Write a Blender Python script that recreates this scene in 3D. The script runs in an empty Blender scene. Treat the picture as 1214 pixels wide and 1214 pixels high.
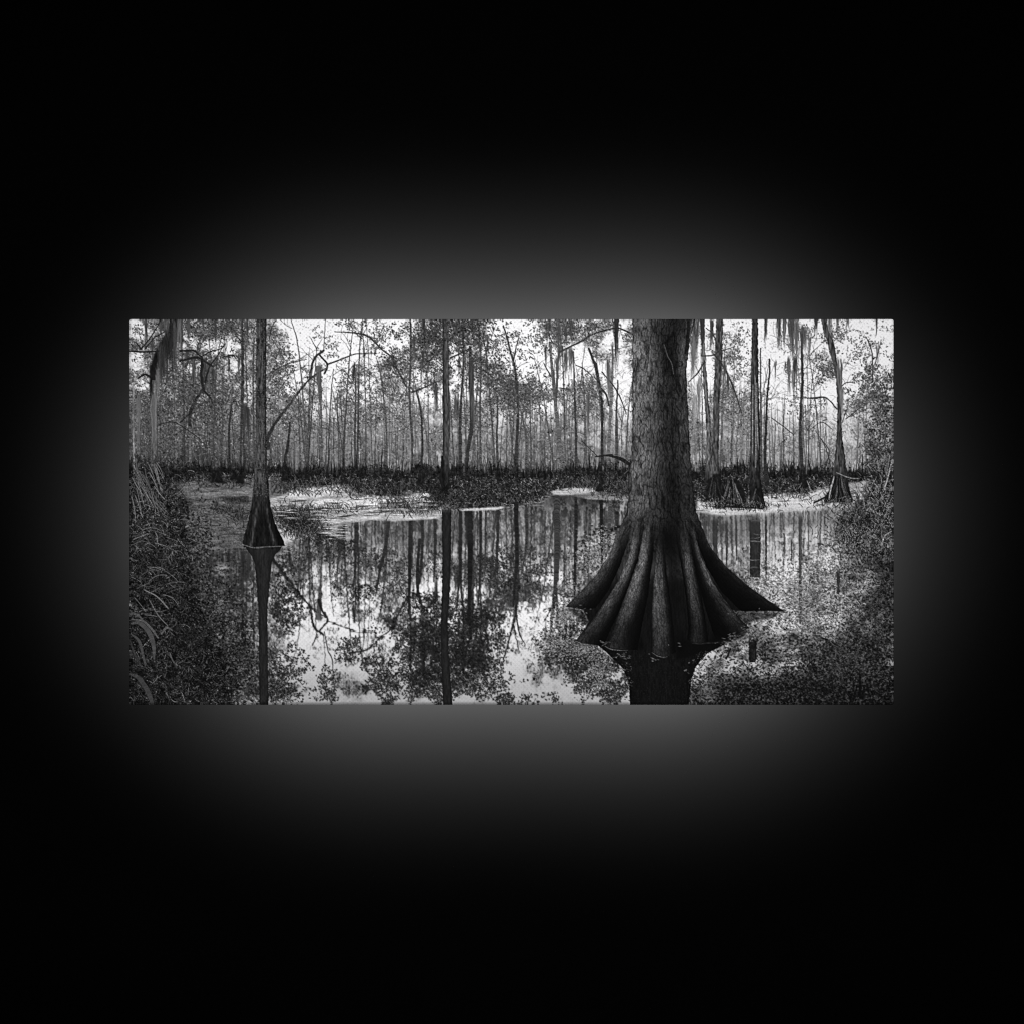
import bpy, math, numpy as np

# ------------------------------------------------------------------ canvas size (1 unit = 1 m, 1 photo px = 1 mm)
X0, X1, YT, Y0, Y1 = 152.5, 1060.0, 377.5, 325.0, 836.0   # Y0 reaches above the print: what the water mirrors
S = 1.5
W = int(round((X1 - X0) * S)); H = int(round((Y1 - Y0) * S))
TOP = int(round((YT - Y0) * S))
rng = np.random.default_rng(11)
U = rng.uniform

yy, xx = np.mgrid[0:H, 0:W].astype(np.float32)
PX = X0 + (xx + .5) / S            # photo coordinates of every ink dot
PY = Y0 + (yy + .5) / S
img = np.full((H, W), 225., np.float32)
lab = np.ones((H, W), np.int16)
LABELS = {}                        # id -> (name, label)

def new_lab(name, label=None):
    i = len(LABELS) + 1
    LABELS[i] = (name, label)
    return i

# ------------------------------------------------------------------ noise
def vn(cx, cy, seed, h=H, w=W):
    """value noise, cell size in photo px"""
    r = np.random.default_rng(seed)
    cx *= S; cy *= S
    gx = int(w / cx) + 3; gy = int(h / cy) + 3
    g = r.random((gy, gx)).astype(np.float32)
    fx = np.arange(w) / cx; fy = np.arange(h) / cy
    ix = fx.astype(int); iy = fy.astype(int)
    tx = (fx - ix).astype(np.float32); ty = (fy - iy).astype(np.float32)
    tx = tx * tx * (3 - 2 * tx); ty = (ty * ty * (3 - 2 * ty))[:, None]
    a = g[np.ix_(iy, ix)]; b = g[np.ix_(iy, ix + 1)]
    c = g[np.ix_(iy + 1, ix)]; d = g[np.ix_(iy + 1, ix + 1)]
    return (a + (b - a) * tx) * (1 - ty) + (c + (d - c) * tx) * ty

def fbm(cx, cy, seed, n=4):
    o = 0; a = 1; t = 0
    for k in range(n):
        o = o + a * vn(max(cx / 2**k, .7), max(cy / 2**k, .7), seed + k); t += a; a *= .6
    return o / t

def blur(a, rx, ry):
    def b1(a, r, ax):
        r = int(round(r * S))
        if r < 1: return a
        p = np.pad(a, [(r + 1, r) if i == ax else (0, 0) for i in (0, 1)], mode='edge')
        c = np.cumsum(p, axis=ax, dtype=np.float64)
        n = a.shape[ax]; k = 2 * r + 1
        return ((np.take(c, np.arange(k, k + n), ax) - np.take(c, np.arange(0, n), ax)) / k).astype(np.float32)
    for _ in range(2):
        a = b1(b1(a, rx, 1), ry, 0)
    return a

def sstep(a, b, x):
    t = np.clip((x - a) / (b - a), 0, 1)
    return t * t * (3 - 2 * t)

def poly(pts, soft=0, rough=0, seed=0):
    """mask of a polygon given in photo px"""
    px, py = PX, PY
    if rough:
        px = PX + (fbm(14, 7, 900 + seed, 4) - .5) * rough * 2.4
        py = PY + (fbm(18, 6, 950 + seed, 4) - .5) * rough
    ins = np.zeros((H, W), bool)
    n = len(pts)
    for i in range(n):
        xa, ya = pts[i]; xb, yb = pts[(i + 1) % n]
        if ya == yb: continue
        ins ^= ((py < ya) != (py < yb)) & (px < (xb - xa) * (py - ya) / (yb - ya) + xa)
    m = ins.astype(np.float32)
    return blur(m, soft, soft) if soft else m

def mix(mask, val):
    global img
    img = img * (1 - mask) + val * mask

def gmap(items):
    """sum of soft elliptical blobs (x, y, rx, ry, weight)"""
    o = np.zeros((H, W), np.float32)
    for x, y, rx, ry, w in items:
        o += w * np.exp(-(((PX - x) / rx)**2 + ((PY - y) / ry)**2))
    return o

# ------------------------------------------------------------------ ink marks
def splat(x, y, rx, ry, ang, val, al=1., label=0):
    """many small ellipses, later ones over earlier ones; all arrays, photo px"""
    global img
    x = np.asarray(x, np.float32); n = len(x)
    if n == 0: return
    f = lambda a: np.broadcast_to(np.asarray(a, np.float32), (n,))
    y, rx, ry, ang, val, al = map(f, (y, rx, ry, ang, val, al))
    X = (x - X0) * S - .5; Y = (y - Y0) * S - .5
    RX = np.maximum(rx * S, .45); RY = np.maximum(ry * S, .45)
    M = np.zeros(H * W, np.float32); V = np.zeros(H * W, np.float32)
    big = np.maximum(RX, RY)
    C = 30000
    for s in range(0, n, C):
        q = slice(s, s + C)
        k = int(np.ceil(big[q].max() + 1))
        oy, ox = np.mgrid[-k:k + 1, -k:k + 1]
        ox = ox.ravel()[None]; oy = oy.ravel()[None]
        bx = np.round(X[q]).astype(int)[:, None]; by = np.round(Y[q]).astype(int)[:, None]
        ix = bx + ox; iy = by + oy
        dx = ix - X[q][:, None]; dy = iy - Y[q][:, None]
        c = np.cos(ang[q])[:, None]; sn = np.sin(ang[q])[:, None]
        u = (dx * c + dy * sn) / RX[q][:, None]; v = (-dx * sn + dy * c) / RY[q][:, None]
        d = np.sqrt(u * u + v * v)
        cov = np.clip((1 - d) * np.minimum(RX, RY)[q][:, None] + .5, 0, 1) * al[q][:, None]
        ok = (cov > .02) & (ix >= 0) & (ix < W) & (iy >= 0) & (iy < H)
        idx = (iy * W + ix)[ok]; cv = cov[ok]
        vv = np.broadcast_to(val[q][:, None], cov.shape)[ok]
        z = V[idx] == 0; V[idx[z]] = vv[z]
        st = cv > .35; V[idx[st]] = vv[st]
        np.maximum.at(M, idx, cv)
    M = M.reshape(H, W); V = V.reshape(H, W)
    if label: lab[M > .5] = label
    img = img * (1 - M) + V * M

def curve(pts, n=None, step=.6):
    """smooth path through points (x, y, half width)"""
    p = np.array(pts, float)
    if len(p) > 2:
        q = np.vstack([2 * p[0] - p[1], p, 2 * p[-1] - p[-2]]); out = []
        for i in range(1, len(q) - 2):
            t = np.linspace(0, 1, 12, endpoint=False)[:, None]
            a, b, c, d = q[i - 1:i + 3]
            out.append(.5 * (2 * b + (c - a) * t + (2 * a - 5 * b + 4 * c - d) * t**2 + (3 * b - a - 3 * c + d) * t**3))
        p = np.vstack(out + [p[-1:]])
    L = np.r_[0, np.cumsum(np.hypot(*np.diff(p[:, :2], axis=0).T))]
    s = np.linspace(0, L[-1], max(3, int(L[-1] / step)))
    return np.stack([np.interp(s, L, p[:, i]) for i in range(3)], 1)

def stroke(pts, val, al=1., rough=.25, label=0, grain=.16):
    c = curve(pts)
    n = len(c)
    w = np.convolve(rng.normal(0, 1, n + 8), np.ones(9) / 9, 'valid') * 1.6
    c[:, 0] += w * rough * np.minimum(c[:, 2] + .5, 2)
    c[:, 1] += np.roll(w, n // 3) * rough * .5
    d = np.gradient(c[:, :2], axis=0)
    r = np.maximum(c[:, 2], .28) * (1 + .12 * w)
    splat(c[:, 0], c[:, 1], np.maximum(r, .8), r, np.arctan2(d[:, 1], d[:, 0]),
          val * (1 + grain * rng.normal(0, 1, n)), np.where(c[:, 2] < .35, al * .75, al), label)

def twigs(x, y, ang, L, w, val, depth, al=.9):
    """a branching spray of twigs"""
    n = max(3, int(L / 5)); a = ang; p = [(x, y, w)]
    for i in range(n):
        a += rng.normal(0, .22); x += math.cos(a) * L / n; y += math.sin(a) * L / n
        p.append((x, y, w * (1 - .6 * (i + 1) / n)))
        if depth and rng.random() < .55:
            twigs(x, y, a + rng.choice([-1, 1]) * U(.4, 1.0), L * U(.35, .6), w * .6, val, depth - 1, al)
    stroke(p, val, al)

def scatter(dens, n):
    """n random positions following a density map"""
    d = np.maximum(dens[::2, ::2], 0).astype(np.float64).ravel()
    c = np.cumsum(d); k = np.searchsorted(c, rng.random(n) * c[-1])
    w2 = dens[::2, ::2].shape[1]
    return X0 + ((k % w2) * 2 + U(0, 2, n)) / S, Y0 + ((k // w2) * 2 + U(0, 2, n)) / S

def leaves(dens, n, val, sd, r0=.55, r1=1.5, al=.95, sprig=4, spread=2.2, flat=.55):
    """leaves in little sprigs"""
    m = n // sprig
    x, y = scatter(dens, m)
    x = np.repeat(x, sprig) + rng.normal(0, spread, m * sprig)
    y = np.repeat(y, sprig) + rng.normal(0, spread * .8, m * sprig)
    r = U(r0, r1, len(x))
    splat(x, y, r, r * U(flat * .7, flat * 1.3, len(x)), U(0, 3.14, len(x)),
          np.clip(rng.normal(val, sd, len(x)), 8, 235), al)

def blades(x, y, ang, L, bend, r, val, al=.95, n=9, label=0):
    """grass blades: arrays of base point, direction, length, curl, half width, tone"""
    m = len(x)
    t = np.linspace(0, 1, n)[None]
    a = ang[:, None] + bend[:, None] * t
    st = (L / (n - 1))[:, None]
    bx = x[:, None] + np.cumsum(np.cos(a) * st, 1) - np.cos(a) * st
    by = y[:, None] + np.cumsum(np.sin(a) * st, 1) - np.sin(a) * st
    rr = r[:, None] * (1 - .75 * t**2)
    splat(bx.ravel(), by.ravel(), np.maximum(np.broadcast_to(st * .75, a.shape), rr).ravel(), rr.ravel(), a.ravel(),
          (val[:, None] * (1 + .25 * (t - .4))).ravel(), al, label)

def moss(x, y0, y1, w, val, al=.8, label=0, n=None):
    """a hanging beard of moss: many fine threads"""
    n = n or int(6 + w * 5)
    if label: label = new_lab('printed_moss')
    for i in range(n):
        u = rng.normal(0, .42)
        xa = x + u * w; l = (y1 - y0) * max(.2, U(.3, 1.08) - abs(u) * .45)
        k = max(4, int(l / .8)); t = np.linspace(0, 1, k)
        px = xa + np.cumsum(rng.normal(0, .17, k)) + np.sin(t * U(2, 6) + U(0, 6)) * U(0, .7) - u * w * .45 * t
        splat(px, y0 + U(-1.6, 1.6) * w + l * t, .9, .5 * (1 - .6 * t) + .15, 1.57, val * U(.7, 1.35), al * (1 - .55 * t**2) * np.minimum(1, .25 + t * 5), label)

barkv = .62 * vn(1.3, 7, 41) + .38 * vn(.9, 2.6, 42)          # fine vertical bark
barkv = np.clip(.5 + (barkv - .5) * 1.5, 0, 1)

def trunk(rows, val, label=0, lit=0., con=.75, rough=.5, al=1., dark_base=None):
    """an upright trunk: rows of (y, left x, right x)"""
    r = np.array(rows, float)
    ys = PY[:, 0]
    l = np.interp(ys, r[:, 0], r[:, 1]); q = np.interp(ys, r[:, 0], r[:, 2])
    k = 7; f = lambda a: np.convolve(np.pad(a, k // 2, mode='edge'), np.ones(k) / k, 'valid')
    l, q = f(l), f(q)
    l = l + (vn(40, 2.2, label * 7 + 60)[:, 3] - .5) * rough; q = q + (vn(40, 2.2, label * 7 + 61)[:, 3] - .5) * rough
    cov = np.clip((PX - l[:, None]) * S + .5, 0, 1) * np.clip((q[:, None] - PX) * S + .5, 0, 1)
    cov *= (PY >= r[0, 0]) & (PY <= r[-1, 0])
    u = (PX - l[:, None]) / np.maximum(q - l, .5)[:, None]
    sh = .72 + .5 * np.sqrt(np.clip(1 - (2 * u - 1 + lit)**2, 0, 1))
    v = val * sh * (1 - con * .5 + con * barkv)
    if dark_base: v = v * (1 - (1 - dark_base[2]) * sstep(dark_base[0], dark_base[1], PY))
    mix(cov * al, v)
    if label: lab[cov > .5] = label
    return cov, u

exec_labels = dict(
    forest=new_lab('printed_forest', 'printed pale sky and misty forest of thin trees'),
    water=new_lab('printed_water', 'printed still water mirroring the trees'),
    bank=new_lab('printed_undergrowth', 'printed dark line of undergrowth on the far bank'),
    weed=new_lab('printed_duckweed', 'printed pale duckweed on the water at the left'),
    grass=new_lab('printed_grass', 'printed dark grassy bank with arching blades'),
    shrub=new_lab('printed_shrub', 'printed leafy shrub at the right edge of the picture'))
LD2 = new_lab('printed_duckweed', 'printed dark leafy duckweed filling the lower right water')
LD3 = new_lab('printed_duckweed', 'printed bright duckweed around the right-hand trees')
LD4 = new_lab('printed_duckweed', 'printed thin pale streak of duckweed left of the big trunk')
LF, LW, LB, LD, LG, LS = (exec_labels[k] for k in ('forest', 'water', 'bank', 'weed', 'grass', 'shrub'))

# ================================================================== 1. sky and misty forest
img[:] = 229 + 5 * (vn(60, 40, 5) - .5)
openings = gmap([(368, 395, 30, 26, 1.), (398, 442, 15, 22, .9), (442, 398, 27, 17, .85), (425, 415, 38, 12, .6), (350, 425, 18, 22, .5),
    (612, 388, 12, 40, .85), (632, 420, 22, 34, .8), (654, 487, 12, 14, .8), (693, 432, 16, 16, .65), (737, 470, 11, 36, .7),
    (575, 420, 9, 14, .4), (505, 442, 12, 8, .45), (925, 420, 18, 60, .95), (912, 470, 16, 22, .7), (972, 462, 22, 20, .7), (1012, 400, 24, 18, .75), (1030, 430, 20, 14, .5), (940, 500, 26, 16, .4), (590, 400, 16, 20, .4), (470, 392, 12, 12, .3), (345, 460, 10, 14, .4),
    (1040, 400, 24, 30, .75), (985, 495, 20, 20, .45), (878, 420, 14, 60, .45), (835, 460, 8, 60, .5), (960, 395, 14, 18, .7), (1012, 450, 14, 26, .5),
    (165, 390, 10, 9, .9), (229, 434, 9, 8, 1.1), (256, 407, 16, 8, 1.), (166, 456, 9, 9, .8), (184, 460, 6, 9, .9), (214, 410, 12, 9, .7), (272, 440, 8, 12, .5), (258, 488, 10, 10, .4), (296, 470, 6, 14, .4), (160, 430, 8, 8, .6), (222, 395, 8, 8, .5)])
dense = gmap([(500, 400, 26, 28, .5), (560, 415, 34, 34, .5), (545, 385, 40, 16, .4), (480, 455, 40, 22, .35), (265, 385, 34, 16, .6), (205, 470, 60, 60, .55),
    (285, 450, 40, 60, .4), (330, 440, 17, 45, .5), (340, 500, 26, 40, .35), (430, 485, 24, 20, .4), (610, 455, 26, 22, .55), (640, 380, 30, 18, .3),
    (690, 390, 40, 14, .45), (665, 398, 20, 20, .3), (685, 455, 20, 14, .3), (600, 480, 40, 18, .3), (872, 395, 16, 26, .4), (865, 480, 22, 20, .3),
    (880, 500, 30, 40, .3), (978, 440, 14, 18, .4), (1035, 470, 30, 50, .35), (1048, 540, 30, 60, .5), (995, 395, 16, 14, .35), (965, 500, 18, 16, .3), (520, 480, 60, 30, .3)])
low = sstep(430, 540, PY)
leftness = sstep(420, 170, PX)
rightness = sstep(800, 960, PX)
tex = fbm(26, 24, 100, 5)
tex2 = fbm(7, 8, 120, 4)
D = np.clip(.30 + .30 * low + dense * .85 + .22 * leftness - openings * 1.6 - .16 * rightness + (tex - .5) * 2.6 + (tex2 - .5) * 1.0, 0, 1.2)
D *= 1 - .75 * sstep(352, 325, PY) * (1 - sstep(700, 900, PX))
# far haze of foliage: tone falls from left to right
haze_tone = 104 - 46 * leftness + 42 * rightness + 22 * (vn(50, 30, 8) - .5)
fine = np.clip(.5 + (vn(1.5, 1.9, 131) * .6 + vn(.9, 1.1, 132) * .4 - .5) * 2.6, 0, 1)
mix(np.clip(sstep(.12, .55, D) * .55 + .5 * low * sstep(.05, .4, D) , 0, .93) * (.35 + .85 * fine).clip(0, 1), haze_tone)
wash = sstep(470, 525, PY)
mix(wash * (.5 + .45 * sstep(.35, .6, fbm(9, 12, 140, 4))), haze_tone * (.7 + .5 * fine) * (1 - .14 * sstep(520, 556, PY)))
# far thin stems, dark and pale
def far_stems(n, v0, v1, w0, w1, y0, y1, al):
    x = U(X0, X1, n)
    for xi in x:
        ya = U(y0, y1); k = int((562 - ya) / .8); t = np.linspace(0, 1, k)
        px = xi + np.cumsum(rng.normal(0, .10, k)) + rng.normal(0, 3) * t
        lf = float(np.interp(xi, [152, 300, 600, 900, 1060], [.72, .85, 1, 1.2, 1.25]))
        splat(px, ya + (562 - ya) * t, .8, U(w0, w1) * (.6 + .4 * t), 1.57, U(v0, v1) * lf, al * np.minimum(1, t * 5))
far_stems(150, 105, 150, .35, .6, 465, 530, .6)
far_stems(260, 55, 90, .3, .7, 440, 525, .7)
far_stems(36, 45, 70, .5, .95, 400, 490, .75)
# leaves, far to near
leaves(sstep(.3, .62, D) * sstep(560, 480, PY), 20000, 135, 26, .5, 1.1, .75)
leaves(sstep(.4, .7, D) * sstep(540, 470, PY) * (1 - .35 * rightness), 24000, 92, 24, .55, 1.25, .85)
leaves(sstep(.3, .75, D) * sstep(545, 480, PY) * (.35 + rightness) , 6000, 118, 30, .55, 1.25, .85)
# bright chinks of sky between the leaves
gapd = (.25 + .75 * sstep(.5, .68, fbm(15, 16, 150, 4))) * sstep(530, 488, PY) * (.55 + .3 * (1 - leftness) + .5 * rightness) * (.6 + .8 * sstep(480, 400, PY))
def chinks(n, v, sd, r0, r1, al):
    x, y = scatter(gapd * (PY > 350), n); r = U(r0, r1, n)
    splat(x, y, r, r * U(.5, 1, n), U(0, 3.1, n), np.clip(rng.normal(v, sd, n) - 34 * np.interp(x, [150, 420], [1, 0]), 60, 226), al)
chinks(7000, 182, 28, .4, 1.1, .8)
leaves(sstep(.45, .75, D) * sstep(530, 470, PY), 13000, 62, 20, .5, 1.15, .88, 6, 2.0)
for k in range(330):
    xa = U(X0, X1); ya = U(372, 520)
    if D[int((ya - Y0) * S), int((xa - X0) * S - 1)] > .3:
        twigs(xa, ya, -1.57 + rng.normal(0, .9), U(10, 30), U(.35, .7), float(np.interp(xa, [152, 600, 1060], [50, 66, 84])), 1, .75)
far_stems(80, 40, 80, .3, .6, 440, 525, .75)
n = 2600; x, y = scatter((PY > 430) * (PY < 556) * (.3 + .7 * leftness), n)
blades(x, y, U(-3.1, 0, n), U(3, 11, n), rng.normal(0, .8, n), U(.25, .4, n), U(30, 150, n), .6, 7)
# spindly mid-distance stems with their own twigs
for i in range(60):
    xi = U(X0 + 20, X1 - 60); ya = U(372, 470); w = U(.5, 1.1)
    v = U(52, 86) * np.interp(xi, [152, 600, 1060], [.85, 1, 1.25])
    dx = rng.normal(0, 13)
    stroke([(xi + dx, ya, w * .5), (xi + dx * .5 + U(-2, 2), ya + 50, w * .8), (xi, 566, w * 1.2)], v, .85)
    for k in range(rng.integers(2, 6)):
        yb = U(ya, min(ya + 90, 520)); t = (yb - ya) / (566 - ya)
        twigs(xi + dx * (1 - t), yb, -1.57 + rng.choice([-1, 1]) * U(.35, 1.1), U(12, 30), .5, v, 1, .75)

# ------------------------------------------------------------------ trees of the middle distance
def tree(name, label, fn):
    i = new_lab(name, label)
    fn(i)
MID = []
def stem(pts, val, label, al=.95):
    i = new_lab('printed_tree', label)
    stroke(pts, val, al, .2, i)
    return i
stem([(486, 372, 1.0), (486.5, 420, 1.2), (485, 470, 1.3), (488, 520, 1.4), (488.5, 562, 1.6)], 62, None)
stem([(446, 424, .5), (452, 450, .9), (456, 490, 1), (458, 525, 1.1), (455, 560, 1.2)], 72, None)
stem([(420, 434, .6), (421, 470, 1), (420, 520, 1.2), (422, 566, 1.8)], 58, None)
stem([(493, 463, .7), (499, 492, 1), (500, 530, 1.2), (499, 562, 1.5), (499.5, 570, 3.)], 46, None)
stem([(548, 372, .9), (549, 430, 1.1), (546, 480, 1.4), (545, 515, 2), (546, 560, 2)], 52, None)
stem([(557, 410, 1.4), (558, 450, 2.3), (559, 505, 2.5), (555, 530, 2.), (553, 560, 2)], 46, 'printed dark crooked trunk hung with moss')
stem([(566, 372, .8), (570, 430, 1), (569, 480, 1.1), (570, 562, 1.4)], 66, None)
stem([(590, 470, .9), (589, 520, 1.3), (591, 572, 2)], 58, None)
stem([(597, 385, .8), (605, 415, 1.2), (611, 440, 1.5), (614, 485, 1.7), (613, 520, 1.9), (611, 555, 2.2), (612, 568, 3)], 48, 'printed dark slender tree forked near its top')
stroke([(608, 432, 1.), (611, 415, .8), (615, 398, .6)], 60)
stem([(618, 487, .9), (624, 520, 1.3), (624, 558, 1.8)], 72, None)
stem([(652, 405, 1.6), (658, 470, 2.1), (663, 520, 2.5), (670, 562, 3.2)], 82, 'printed grey slanting trunk among thin stems')
stem([(663, 372, .8), (662, 425, 1.2), (660, 470, 1.5)], 70, None)
stem([(680, 416, .8), (682, 480, 1.3), (683, 520, 1.4), (683.5, 562, 1.8)], 52, None)
stem([(698, 412, 1.1), (706, 432, 1.8), (711, 458, 2.0), (714, 480, 1.6), (714, 530, 1.6), (713, 568, 1.8), (713, 576, 2.4)], 44, 'printed dark leaning trunk with a flared foot')
stem([(727, 420, 1.2), (725, 470, 2), (722, 535, 1.7), (723, 560, 1.6)], 92, None)
stem([(733, 450, .8), (731, 500, 1.3), (732, 560, 1.9)], 62, None)
stem([(286, 372, 1.), (286.5, 420, 1.7), (286, 480, 1.8), (284.5, 520, 1.2), (284, 562, 1.2)], 52, 'printed straight dark trunk behind the left cypress')
stem([(300, 400, .7), (299, 450, 1), (300, 520, 1), (300, 562, 1.2)], 66, None)
stem([(273, 480, 1), (270.5, 510, 1.3), (271, 545, 1.3), (274, 560, 1.8), (276, 566, 2.5)], 44, None)
stem([(245, 450, .9), (238, 462, 1.4), (229, 476, 1.9), (224, 490, 2), (223.5, 506, 1.9)], 38, 'printed dark bent bough at the left')
stroke([(223.5, 506, 1.2), (224, 535, 1.1), (224, 572, 1.6)], 95, .9)
stem([(343, 500, 1), (340, 528, 1.6), (337, 548, 2.), (340, 568, 3.5)], 42, None)
stem([(376, 435, 3), (379, 470, 2), (380, 490, 1.2), (381, 555, 1.2)], 78, None)
# boughs over the sky
B = 46
def bough(*p, v=B, al=.95): stroke(p, v, al, .2)
bough((316, 530, 3), (316, 518.6, 2.2), (325, 502, 1.9), (338, 484, 1.6), (354, 463, 1.4), (366, 449, 1.2), (375, 442, 1.), (385, 436, .9))
bough((366, 449, .8), (368.7, 432, 1.2), (373, 422, 1.3), (378, 418, 1.5), (383, 414, 1.2))
bough((378, 420, 1.), (387, 431, 1.1), (384, 442, 1.3))
bough((387, 431, 1.2), (397, 427.5, 1), (409, 422.8, .9), (420, 418.7, .7), (432, 418.2, .6), (446, 418, .4))
bough((432, 421, .9), (431, 412, .5)); bough((383, 415, .6), (384, 395, .45), (385.5, 372, .4)); bough((375, 414, .6), (371, 406, .45), (367, 399, .3)); bough((375, 410, .4), (381, 401, .3))
bough((396, 392, .5), (423, 394, .9), (436, 398, 1.1), (444, 405, 1.), (453, 414, .9), (463, 422, 1), (472, 440, 1.1), (481, 457, 1.2))
bough((318, 442, .7), (332, 434, .8), (345, 429, .6), (362, 425, .4)); bough((318, 400, .6), (322, 385, .6), (328, 376, .4))
bough((488, 464, 1.2), (497, 461, 1.), (510, 455, .8), (522, 450, .6)); bough((500, 435, .8), (515, 420, .7), (526, 405, .5)); bough((534, 423, .9), (545, 418, .9), (556, 412, .6))
bough((534, 400, .6), (545, 392, .7), (552, 384, .5)); bough((503, 408, 1.), (502.5, 378, 1.2), (503, 360, 1))
bough((664, 416, 1.2), (678, 409, 1.1), (692, 402, 1.), (703, 395, 1.), (729, 388, .9), (742, 391, 1.), (752, 396, 1)); bough((683, 432, .6), (692, 436, .7), (700, 443, .5))
bough((664, 459, .7), (676, 461, .6)); bough((714, 440, .8), (728, 457, .8), (737, 474, .7), (743, 490, .5)); bough((711, 459, 1.5), (719, 467, 1.2), (722, 480, 1))
bough((690, 522, .5), (700, 532, .5), (708, 540, .4)); bough((655, 405, .8), (650, 395, .6)); bough((645, 430, .6), (653, 445, .8))
# many more small leafy sprays near the viewer
for cx, cy, rx, ry, n, v in [(505, 395, 24, 18, 900, 52), (548, 390, 34, 14, 1300, 50), (570, 425, 24, 30, 1300, 56), (478, 430, 14, 22, 500, 66), (605, 460, 24, 22, 900, 60), (620, 470, 20, 24, 600, 66),
        (415, 385, 14, 6, 160, 60), (450, 390, 16, 10, 220, 62), (447, 408, 10, 14, 120, 62), (462, 424, 9, 12, 240, 56), (520, 425, 18, 24, 700, 56), (335, 425, 14, 26, 460, 66), (345, 432, 16, 8, 160, 74),
        (260, 385, 34, 12, 900, 60), (215, 395, 30, 14, 400, 66), (240, 425, 20, 16, 300, 66), (660, 392, 24, 16, 500, 70), (690, 385, 30, 9, 500, 66), (640, 400, 18, 20, 300, 84), (640, 470, 22, 24, 400, 80), (610, 400, 10, 16, 130, 74),
        (376, 392, 10, 10, 30, 96), (388, 412, 8, 9, 90, 70), (425, 440, 18, 8, 240, 72), (405, 460, 14, 20, 330, 80), (440, 470, 24, 20, 500, 74), (350, 480, 22, 24, 500, 78), (700, 455, 18, 10, 260, 80), (745, 395, 6, 14, 60, 80),
        (868, 400, 16, 18, 380, 84), (872, 440, 16, 16, 300, 92), (978, 437, 13, 15, 330, 64), (995, 395, 16, 12, 280, 80), (1020, 410, 14, 16, 200, 84), (960, 480, 16, 14, 260, 84), (1034, 445, 22, 22, 560, 68), (1044, 490, 16, 36, 800, 66), (1048, 540, 14, 30, 800, 66), (1018, 480, 14, 20, 380, 80),
        (930, 400, 10, 12, 60, 110), (955, 395, 10, 10, 110, 80), (910, 470, 10, 10, 60, 100), (945, 440, 10, 12, 60, 100), (1050, 385, 10, 8, 60, 120), (880, 480, 20, 14, 320, 96), (160, 400, 8, 20, 160, 70), (200, 470, 40, 30, 1300, 66), (250, 460, 34, 34, 1300, 64), (175, 520, 30, 40, 1300, 74)]:
    g = gmap([(cx, cy, rx, ry, 1.)]) * sstep(.36, .6, fbm(8, 8, int(cx * 3 + cy), 3))
    leaves(g, n, v, 17, .6, 1.45, .92, 5, 2.0)
    if n > 200:
        for k in range(max(2, n // 160)):
            twigs(cx + rng.normal(0, rx * .5), cy + rng.normal(0, ry * .5) + 6, U(-2.9, -.2), U(8, 20), .5, v * .9, 1, .8)
# hanging moss of the forest
LM = True
for x, ya, yb, w, v in [(671, 416, 450, 3.5, 76), (677, 414, 446, 3, 70), (516, 458, 495, 4, 62), (541, 470, 510, 4, 66), (731.5, 376, 442, 5, 40), (418.5, 433, 458, 2.4, 60), (378, 434, 470, 4, 76), (559, 435, 500, 4.5, 54), (526, 470, 500, 3, 74),
        (660, 425, 470, 2.4, 74), (722, 430, 480, 3.4, 92), (290, 480, 520, 3, 52), (293, 485, 525, 2.5, 48), (697, 470, 520, 2.4, 84), (560, 470, 520, 2, 70), (502, 376, 400, 2.5, 54)]:
    moss(x, ya, yb, w, v, .7, LM)
for k in range(46):
    xa = float(rng.choice([U(156, 300), U(480, 580), U(640, 748), U(820, 1050)])); ya = U(374, 440); ln = U(12, 46)
    moss(xa, ya, ya + ln, U(1., 2.6), float(np.interp(xa, [150, 600, 1060], [54, 62, 80])), .6, 0, 8)
# fallen bough before the big trunk
LL = new_lab('printed_fallen_log', 'printed dark fallen bough curving down behind the big trunk')
stroke([(706, 541, .8), (718, 539.5, 1.2), (727, 540, 2.), (737, 543.5, 2.6), (750, 551, 3)], 34, 1, .15, LL)
stroke([(727, 538.6, .5), (738, 541.5, .5), (749, 548.5, .5)], 120, .8, .15, LL)

FP = img.copy()
# far edge: dark stand of knees, then undergrowth
xs = X0 + (np.arange(W) + .5) / S
knee = 554 + 4 * (vn(18, 10, 210)[5] - .5) * 2 + 4 * (vn(50, 10, 212)[5] - .5) + 5 * (vn(1.6, 10, 211)[5] - .5) * 2
knee += np.interp(xs, [152, 260, 330, 620, 760, 900, 1060], [-2, 0, 0, 0, 2, 2, 4])
under_bot = np.interp(xs, [152, 215, 260, 330, 345, 372, 400, 412, 430, 470, 500, 522, 545, 600, 640, 655, 700, 750, 830, 870, 905, 925, 960, 985, 1005, 1060],
                          [575, 575, 566, 568, 574, 578, 577, 583, 590, 588, 583, 590, 602, 600, 594, 581, 577, 585, 592, 596, 586, 585, 582, 574, 580, 600])
under_bot = under_bot + 4 * (vn(7, 10, 215)[5] - .5)
um = np.clip((PY - knee[None]) * .35 + .5, 0, 1) * np.clip((under_bot[None] - PY) * .7 + .5, 0, 1)
dk = 15 + 14 * fbm(3, 5, 222, 3) + 22 * sstep(558, 570, PY) * fbm(5, 4, 220, 3)
mix(um * np.clip(.5 + .45 * sstep(558, 568, PY) + .35 * sstep(.35, .6, fbm(16, 6, 224, 3)), 0, .95), dk); lab[um > .5] = LB
n = 1100; x = U(X0, X1, n); L = U(3, 17, n)
yb = np.interp(x, xs, knee) + U(4, 10, n)
blades(x, yb, -1.57 + rng.normal(0, .1, n), L, rng.normal(0, .15, n), U(.25, .7, n), U(8, 40, n), .75, 6)
n = 5200; x = U(X0, X1, n); t = U(0, 1, n)**.9
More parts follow.
